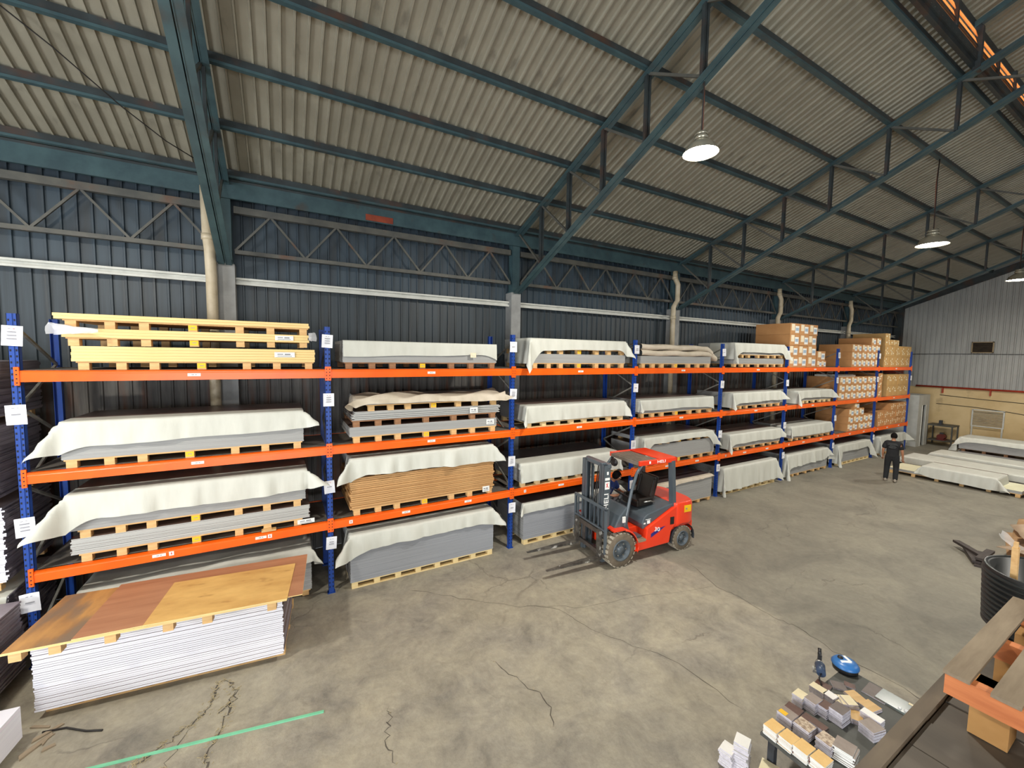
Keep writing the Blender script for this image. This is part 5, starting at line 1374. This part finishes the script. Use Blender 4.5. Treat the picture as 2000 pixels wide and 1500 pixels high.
F(MB().tube([(mx+.05, 0.1, 1.95), (mx+.1, 0.07, 1.3), (mx+.1, 0.06, 0.8), (mx+.14, 0.1, 0.6)], 0.012, 6).tube([(mx+.05, 0.05, 1.95), (mx+.1, 0.02, 1.3), (mx+.12, 0.0, 0.8)], 0.012, 6), 'hydraulic_hose', 'black')
# carriage, load backrest
cxx = mx+0.17
F(MB().box((cxx, -0.5, 0.62), (cxx+0.05, 0.5, 0.72)).box((cxx, -0.5, 0.22), (cxx+0.05, 0.5, 0.30)).box((cxx-0.02, 0.2, 0.25), (cxx+0.01, 0.28, 0.68)).box((cxx-0.02, -0.28, 0.25), (cxx+0.01, -0.2, 0.68)), 'fork_carriage', 'carriage', 0.008)
br = MB().box((cxx, 0.49, 0.3), (cxx+0.05, 0.54, 1.2)).box((cxx, -0.54, 0.3), (cxx+0.05, -0.49, 1.2)).box((cxx, -0.54, 1.16), (cxx+0.05, 0.54, 1.21)).box((cxx, -0.5, 0.74), (cxx+0.05, 0.5, 0.78))
F(br, 'backrest_frame', 'fl_grey', 0.006)
for k in range(7):
    y = -0.42+0.14*k
    F(MB().box((cxx+0.01, y-0.012, 0.78), (cxx+0.035, y+0.012, 1.17)), 'backrest_bar', 'fl_grey')
FZ = 0.16
for s in (1, -1):
    y = s*0.385; X0 = cxx+0.05
    mb = MB().box((X0, y-0.06, FZ), (X0+0.045, y+0.06, 0.74))
    n_ = 10; pts = [(X0, FZ), (X0+1.2, FZ+0.005), (X0+1.22, FZ+0.012), (X0+0.4, FZ+0.045), (X0, FZ+0.045)]
    V = []; 
    tap = lambda x: 0.06 if x < X0+1.05 else 0.06-0.03*(x-X0-1.05)/.17
    a = [(x, y-tap(x), z) for x, z in pts]+[(x, y+tap(x), z) for x, z in pts]; q = len(pts)
    mb.add(a, [tuple(range(q))[::-1], tuple(range(q, 2*q))]+[(i, (i+1) % q, q+(i+1) % q, q+i) for i in range(q)])
    F(mb, 'fork', 'worn_steel')
# overhead guard
RZ_ = 1.97
for s in (1, -1):
    F(MB().tube([(-0.10, s*0.47, 0.55), (-0.16, s*0.47, 0.85), (-0.30, s*0.46, 1.45), (-0.43, s*0.45, 1.8), (-0.56, s*0.44, RZ_-0.02)], 0.042, 4), 'front_pillar', 'fl_grey')
    F(MB().bar((-1.44, s*0.46, 0.98), (-1.38, s*0.44, RZ_), 0.09, 0.11), 'rear_pillar', 'fl_grey')
F(MB().box((-1.5, -0.48, RZ_-0.03), (-1.44, 0.48, RZ_+0.07)).box((-1.5, 0.43, RZ_-0.03), (-0.48, 0.48, RZ_+0.07)).box((-1.5, -0.48, RZ_-0.03), (-0.48, -0.43, RZ_+0.07)).box((-1.48, -0.46, RZ_+0.05), (-1.02, 0.46, RZ_+0.075)), 'guard_roof_frame', 'fl_red', 0.008)
F(MB().box((-0.52, -0.43, RZ_-0.03), (-0.48, 0.43, RZ_+0.04)), 'guard_front_bar', 'fl_slat')
for k in range(6):
    x = -1.01+k*0.082
    F(MB().box((x, -0.44, RZ_+0.0), (x+0.06, 0.44, RZ_+0.045)), 'guard_slat', 'fl_slat')
# seat
F(MB().box((-1.12, -0.24, 0.98), (-0.66, 0.24, 1.12)).box((-1.1, -0.26, 1.0), (-0.7, -0.2, 1.17)).box((-1.1, 0.2, 1.0), (-0.7, 0.26, 1.17)), 'seat_cushion', 'vinyl', 0.04)
sb_ = MB().box((-0.05, -0.23, 0), (0.05, 0.23, 0.52)).box((0.03, -0.24, 0.06), (0.08, -0.17, 0.46)).box((0.03, 0.17, 0.06), (0.08, 0.24, 0.46))
o = F(sb_, 'seat_backrest', 'vinyl', 0.045); o.location = (-1.08, 0, 1.08); o.rotation_euler = (0, radians(-16), 0)
F(MB().tube([(-1.1, 0.28, 1.05), (-0.98, 0.29, 1.1), (-0.8, 0.29, 1.1)], 0.015, 6), 'seat_lever', 'steel')
# steering column, wheel, levers, beacon
F(MB().cyl((-0.24, 0.02, 0.95), (-0.42, 0.02, 1.22), 0.04, n=12), 'steering_column', 'fl_dark')
sw = MB(); ax = Vector((-0.55, 0, 0.84)).normalized(); u1 = Vector((0, 1, 0)); u2 = ax.cross(u1); C0 = Vector((-0.43, 0.02, 1.24))
ring = [C0+(u1*cos(2*pi*k/24)+u2*sin(2*pi*k/24))*0.17 for k in range(25)]
sw.tube(ring, 0.014, 8)
for k in range(3):
    a = 2*pi*k/3; sw.bar(C0, C0+(u1*cos(a)+u2*sin(a))*0.165, 0.02, 0.014)
sw.ell(C0, (0.04, 0.04, 0.03))
F(sw, 'steering_wheel', 'black')
for k in range(3): F(MB().tube([(-0.26, -0.22-0.06*k, 1.1), (-0.36, -0.22-0.06*k, 1.28)], 0.008, 6).ell((-0.365, -0.22-0.06*k, 1.295), (0.018, 0.018, 0.02)), 'control_lever', 'black')
F(MB().box((-0.34, -0.4, 1.08), (-0.16, -0.12, 1.14)), 'dash_panel', 'fl_dark', 0.015)
F(MB().cyl((-0.3, -0.5, 1.48), (-0.26, -0.5, 1.48), 0.06, n=18).box((-0.3, -0.5, 1.46), (-0.28, -0.42, 1.5)), 'work_light', 'label_white')
F(MB().cyl((-0.33, -0.47, 1.6), (-0.33, -0.47, 1.7), 0.03, n=12), 'turn_light', 'amber')
F(MB().box((-0.12, 0.5, 0.86), (-0.05, 0.53, 0.98)), 'pillar_light', 'label_white', 0.006)
F(MB().ell((-0.44, -0.28, RZ_-0.12), (0.05, 0.12, 0.09)), 'mirror', 'black')
F(MB().box((-1.39, 0.562, 0.64), (-1.28, 0.565, 0.8)).lathe([(0.0, 0.566), (0.03, 0.566)], c=(-1.33, 0, 0.72), n=12, axis='y'), 'side_vent', 'black')
# decals and lettering
F(MB().box((-1.88, 0.556, 0.84), (-1.68, 0.560, 0.99)), 'warning_label', 'yellow_paint').rotation_euler = (0, 0, -0.0)
F(MB().box((-1.76, 0.561, 0.9), (-1.72, 0.563, 0.93)), 'warning_mark', 'ink')
F(MB().add([(-0.76, 0.563, 0.45), (-0.76, 0.563, 0.53), (-0.95, 0.563, 0.61), (-1.16, 0.563, 0.64), (-0.98, 0.563, 0.545)], [(0, 1, 2, 3, 4)]), 'swoosh_decal', 'decal_blue')
NEAR = Matrix(((-1, 0, 0, 0), (0, 0, 1, 0), (0, 1, 0, 0), (0, 0, 0, 1)))   # text plane facing +y (near side), reading towards -x
lettering('30', 0.12, 'decal_white', fk, Matrix.Translation((-0.92, 0.566, 0.60)) @ NEAR @ Matrix(((1, .25, 0, 0), (0, 1, 0, 0), (0, 0, 1, 0), (0, 0, 0, 1))), 'model_number', 1.2)
lettering('HELI', 0.085, 'decal_white', fk, Matrix.Translation((-1.05, 0.484, RZ_+0.02)) @ NEAR, 'roof_lettering', 1.4)
F(MB().box((-0.76, 0.482, RZ_+0.0), (-0.72, 0.485, RZ_+0.05)), 'roof_mark', 'decal_white')
# vertical name on the near mast rail, reading upwards
VERT = Matrix.Translation((mx+0.085, 0.375, 1.285)) @ NEAR @ Matrix.Rotation(pi/2, 4, 'Z')
lettering('HELI', 0.15, 'decal_white', fk, VERT, 'mast_lettering', 1.15)
lb = MB().box((mx+0.02, 0.373, 1.53), (mx+0.13, 0.376, 1.68), 0).box((mx+0.02, 0.373, 1.71), (mx+0.13, 0.376, 1.76), 0).bar((mx+0.05, 0.377, 1.56), (mx+0.1, 0.377, 1.65), 0.002, 0.014, 1).bar((mx+0.1, 0.377, 1.57), (mx+0.06, 0.377, 1.66), 0.002, 0.014, 1)
F(lb, 'mast_emblem', ['decal_white', 'decal_red'])
F(MB().box((mx+0.05, 0.373, 1.82), (mx+0.09, 0.376, 1.88)), 'mast_sticker', 'decal_white')

# ================================================================== PEOPLE
def skin_obj(name, verts, edges, radii, roots, mats, parent=None, sub=2, select=None):
    me = bpy.data.meshes.new(name); me.from_pydata([tuple(v) for v in verts], edges, [])
    for m in mats: me.materials.append(MATS[m])
    o = bpy.data.objects.new(name, me); COL.objects.link(o)
    if parent is not None: o.parent = parent
    md = o.modifiers.new('skin', 'SKIN')
    md.use_smooth_shade = True
    if not me.skin_vertices: me.skin_vertices.new()
    for i, r in enumerate(radii):
        sv = me.skin_vertices[0].data[i]
        sv.radius = r if isinstance(r, tuple) else (r, r)
        sv.use_root = i in roots
    sd = o.modifiers.new('subdivision', 'SUBSURF'); sd.levels = sub; sd.render_levels = sub
    dg = bpy.context.evaluated_depsgraph_get(); dg.update()
    nm = bpy.data.meshes.new_from_object(o.evaluated_get(dg))
    nm.materials.clear()
    for m in mats: nm.materials.append(MATS[m])
    o.modifiers.clear(); o.data = nm
    for p in nm.polygons: p.use_smooth = True
    return o
def head_mesh(turn):
    mb = MB(); n, k = 24, 16
    vs_ = []
    for i in range(k+1):
        t = pi*i/k
        for j in range(n):
            a = 2*pi*j/n
            x, y, z = 0.092*sin(t)*cos(a), 0.074*sin(t)*sin(a), 0.112*cos(t)
            if z < -0.02: f = 1-0.35*min(1, (-z-0.02)/0.09); y *= f; x *= (1-0.15*min(1, (-z-0.02)/.09))
            if x > 0 and abs(a if a < pi else 2*pi-a) < 0.3 and -0.045 < z < 0.02: x += 0.024*(1-abs(z+0.018)/0.04 if abs(z+0.018) < .04 else 0)*(1-abs(a if a < pi else 2*pi-a)/0.3)
            vs_.append((x, y, z))
    mb.add(vs_, [(i*n+j, (i+1)*n+j, (i+1)*n+(j+1) % n, i*n+(j+1) % n) for i in range(k) for j in range(n)], 0, True)
    for s in (1, -1):
        mb.ell((0.0, s*0.074, -0.01), (0.018, 0.01, 0.032), 8, 6, 0)
        mb.ell((0.079, s*0.03, 0.008), (0.012, 0.014, 0.009), 8, 6, 1); mb.ell((0.089, s*0.03, 0.008), (0.004, 0.006, 0.006), 8, 6, 2)
        mb.box((0.08, s*0.03-0.018, 0.026), (0.09, s*0.03+0.018, 0.032), 2)
    mb.ell((0.078, 0, -0.062), (0.008, 0.024, 0.008), 10, 6, 3)
    return mb
def hair_mesh():
    mb = MB(); n, k = 28, 14; vs_ = []
    for i in range(k+1):
        t = pi*0.7*i/k
        for j in range(n):
            a = 2*pi*j/n; front = max(0, cos(a))
            tt = t*(1-0.56*front**2)
            rr = 1+0.03*sin(9*a+5*t)+0.02*sin(17*a)
            vs_.append((0.104*sin(tt)*cos(a)*rr-0.004, 0.086*sin(tt)*sin(a)*rr, 0.124*cos(tt)*rr+0.002))
    mb.add(vs_, [(i*n+j, (i+1)*n+j, (i+1)*n+(j+1) % n, i*n+(j+1) % n) for i in range(k) for j in range(n)], 0, True)
    return mb
def person(label, loc, rz, J, tee, pants, pr=False):
    """J: joints dict in body space, x forward, y left, z up"""
    p = thing('person', label, 'person', loc, rz)
    V = []; E_ = []; Rd = []
    def add(v, r, prev=None):
        V.append(Vector(v)); Rd.append(r)
        if prev is not None: E_.append((prev, len(V)-1))
        return len(V)-1
    pel = add(J['pelvis'], (0.125, 0.1)); ab = add(J['waist'], (0.115, 0.09), pel); chs = add(J['chest'], (0.135, 0.1), ab); nb = add(J['neckbase'], (0.07, 0.065), chs); nk = add(J['neck'], 0.05, nb); hd0 = add(J['head']-Vector((0, 0, 0.03)), 0.055, nk)
    hands = {}
    for s in ('l', 'r'):
        sh = add(J['sh'+s], 0.048, chs); el = add(J['el'+s], 0.042, sh); wr_ = add(J['wr'+s], 0.03, el)
        d = (J['wr'+s]-J['el'+s]).normalized()
        pm_ = add(J['wr'+s]+d*0.05, (0.036, 0.02), wr_); pk = add(J['wr'+s]+d*0.09, (0.038, 0.016), pm_)
        hp_ = add(J['hip'+s], 0.09, pel); kn = add(J['kn'+s], 0.062, hp_); an = add(J['an'+s], 0.042, kn)
        f = J.get('dir'+s, Vector((1, 0, 0)))
        add(J['an'+s]+f*0.06+Vector((0, 0, -0.045)), (0.034, 0.026), an); add(J['an'+s]+f*0.13+Vector((0, 0, -0.055)), (0.03, 0.018), len(V)-1)
        hands[s] = (J['wr'+s]+d*0.09, d)
    body = skin_obj('body', V, E_, Rd, [pel], ['skin'], p)
    # fingers: short chains rooted in the palm, joined into the body mesh
    V2 = []; E2 = []; R2 = []; roots = []
    for s in ('l', 'r'):
        c, d = hands[s]; side = Vector((0, 0, 1)).cross(d)
        if side.length < 0.2: side = Vector((1, 0, 0))
        side.normalize(); nrm = d.cross(side)
        curl = J.get('curl'+s, nrm*(1 if nrm.x > 0 else -1)*0.5)
        for q, (off, ln) in enumerate(((-0.027, 0.062), (-0.009, 0.072), (0.009, 0.068), (0.026, 0.052))):
            b = len(V2); a0 = c+side*off-d*0.02
            d2 = (d+curl*0.5).normalized(); d3 = (d+curl*1.1).normalized()
            V2 += [a0, a0+d*0.03, a0+d*0.03+d2*ln*0.5, a0+d*0.03+d2*ln*0.5+d3*ln*0.5]; R2 += [0.0095, 0.009, 0.008, 0.0065]; E2 += [(b, b+1), (b+1, b+2), (b+2, b+3)]; roots.append(b)
        b = len(V2); sd = side*(-1 if s == 'l' else 1)
        a0 = c-d*0.05+sd*0.02
        V2 += [a0, a0+sd*0.03+d*0.025, a0+sd*0.038+d*0.06+curl*0.01]; R2 += [0.012, 0.0105, 0.008]; E2 += [(b, b+1), (b+1, b+2)]; roots.append(b)
    fo = skin_obj('fingers', V2, E2, R2, roots, ['skin'], p, 1)
    h = head_mesh(0).mesh('head', ['skin', 'eye', 'hair', 'lip'])
    # join head and fingers into the body mesh
    bm = bmesh.new(); bm.from_mesh(body.data); bm.from_mesh(fo.data)
    M_ = Matrix.Translation(J['head']) @ J['headrot'].to_4x4()
    h.transform(M_); bm.from_mesh(h)
    me = bpy.data.meshes.new('body'); 
    bm.to_mesh(me); bm.free()
    for m in ('skin', 'eye', 'hair', 'lip'): me.materials.append(MATS[m])
    body.data = me
    COL.objects.unlink(fo); bpy.data.objects.remove(fo)
    hm_ = hair_mesh().build('hair', 'hair', p); hm_.matrix_local = M_
    # T-shirt, trousers and shoes
    def squash(o, f, c):
        for v in o.data.vertices:
            k = f+(1-f)*max(0, min(1, (abs(v.co.y)-0.13)/0.05))
            v.co.x = c(v.co.z)+(v.co.x-c(v.co.z))*k
    V = []; E_ = []; Rd = []
    ax = (J['chest']-J['pelvis']).normalized()
    a = add(J['pelvis']-ax*0.13, 0.185); a2 = add(J['pelvis'], 0.18, a); b = add(J['waist'], 0.175, a2); c = add(J['chest'], 0.185, b); c2 = add(J['chest'].lerp(J['neckbase'], 0.55), 0.15, c); d_ = add(J['neckbase']+ax*0.005, 0.07, c2)
    for s in ('l', 'r'):
        sh = add(J['sh'+s], 0.082, c2); add(J['sh'+s].lerp(J['el'+s], 0.85), 0.08, sh)
    o = skin_obj('tshirt', V, E_, Rd, [a], [tee], p)
    cz = lambda z: J['pelvis'].x+(J['neckbase'].x-J['pelvis'].x)*max(0, min(1, (z-J['pelvis'].z)/(J['neckbase'].z-J['pelvis'].z)))
    squash(o, 0.74, cz)
    V = []; E_ = []; Rd = []
    a = add(J['pelvis']+Vector((0, 0, 0.1)), 0.16); a2 = add(J['pelvis']-Vector((0, 0, 0.01)), 0.165, a)
    for s in ('l', 'r'):
        hp_ = add(J['hip'+s]-Vector((0, 0, 0.08)), 0.108, a2); kn = add(J['kn'+s], 0.085, hp_); m_ = add(J['kn'+s].lerp(J['an'+s], 0.7), 0.074, kn); add(J['an'+s]+Vector((0, 0, -0.03)), 0.07, m_)
    o = skin_obj('trousers', V, E_, Rd, [a], [pants], p)
    squash(o, 0.9, lambda z: J['pelvis'].x)
    for s in ('l', 'r'):
        f = J.get('dir'+s, Vector((1, 0, 0))); an = J['an'+s]; mb = MB()
        mb.ell((0, 0, 0), (0.145, 0.052, 0.05), 16, 10); mb.ell((-0.065, 0, 0.025), (0.06, 0.046, 0.055), 12, 8)
        mb.v = [(x, y*(1.0 if x > -0.02 else 0.85), max(z, -0.036)) for x, y, z in mb.v]
        o = mb.build('shoe', 'shoe', p); c_ = an+f*0.055; o.location = (c_.x, c_.y, an.z-0.048); o.rotation_euler = (0, 0, atan2(f.y, f.x))
    return p
VX = Vector
J1 = dict(pelvis=VX((0, 0, 0.92)), waist=VX((0.0, 0, 1.06)), chest=VX((0.01, 0, 1.26)), neckbase=VX((0.01, 0, 1.41)), neck=VX((0.02, 0, 1.455)), head=VX((0.035, 0, 1.56)),
    headrot=Matrix.Rotation(radians(14), 3, 'Y'), shl=VX((0, 0.17, 1.345)), shr=VX((0, -0.17, 1.345)), ell=VX((-0.03, 0.245, 1.07)), elr=VX((-0.03, -0.24, 1.07)),
    wrl=VX((0.06, 0.25, 0.85)), wrr=VX((0.04, -0.26, 0.83)), hipl=VX((0, 0.1, 0.87)), hipr=VX((0, -0.1, 0.87)), knl=VX((0.04, 0.12, 0.48)), knr=VX((0.06, -0.11, 0.48)),
    anl=VX((-0.02, 0.13, 0.085)), anr=VX((-0.08, -0.12, 0.095)))
p1 = person('person in black T-shirt and black trousers walking away with arms down, near the far stacks', (17.5, 5.58, 0), radians(12), J1, 'tee_black', 'trouser_black')
pm_ = MB()
for k, (w_, z) in enumerate(((0.11, 1.33), (0.13, 1.29), (0.07, 1.25), (0.1, 1.215), (0.08, 1.18))):
    pm_.box((-0.152, -w_, z-0.012), (-0.142, w_, z+0.008))
pm_.build('back_print', 'print_grey', p1)
J2 = dict(pelvis=VX((0, 0, 0.90)), waist=VX((0.04, 0, 1.03)), chest=VX((0.12, 0, 1.19)), neckbase=VX((0.19, 0, 1.31)), neck=VX((0.22, 0, 1.35)), head=VX((0.28, 0, 1.43)),
    headrot=Matrix.Rotation(radians(16), 3, 'Y'), shl=VX((0.13, 0.18, 1.24)), shr=VX((0.13, -0.18, 1.24)), ell=VX((0.24, 0.25, 1.02)), elr=VX((0.2, -0.24, 1.0)),
    wrl=VX((0.44, 0.1, 1.03)), wrr=VX((0.42, -0.12, 1.05)), hipl=VX((0, 0.1, 0.86)), hipr=VX((0, -0.1, 0.86)), knl=VX((0.04, 0.12, 0.47)), knr=VX((0.02, -0.12, 0.47)),
    anl=VX((-0.02, 0.13, 0.09)), anr=VX((-0.04, -0.13, 0.09)))
person('person in blue T-shirt and jeans leaning over the far side of the forklift, head bowed', (5.82, 7.02, 0), radians(-65), J2, 'tee_blue', 'jeans')
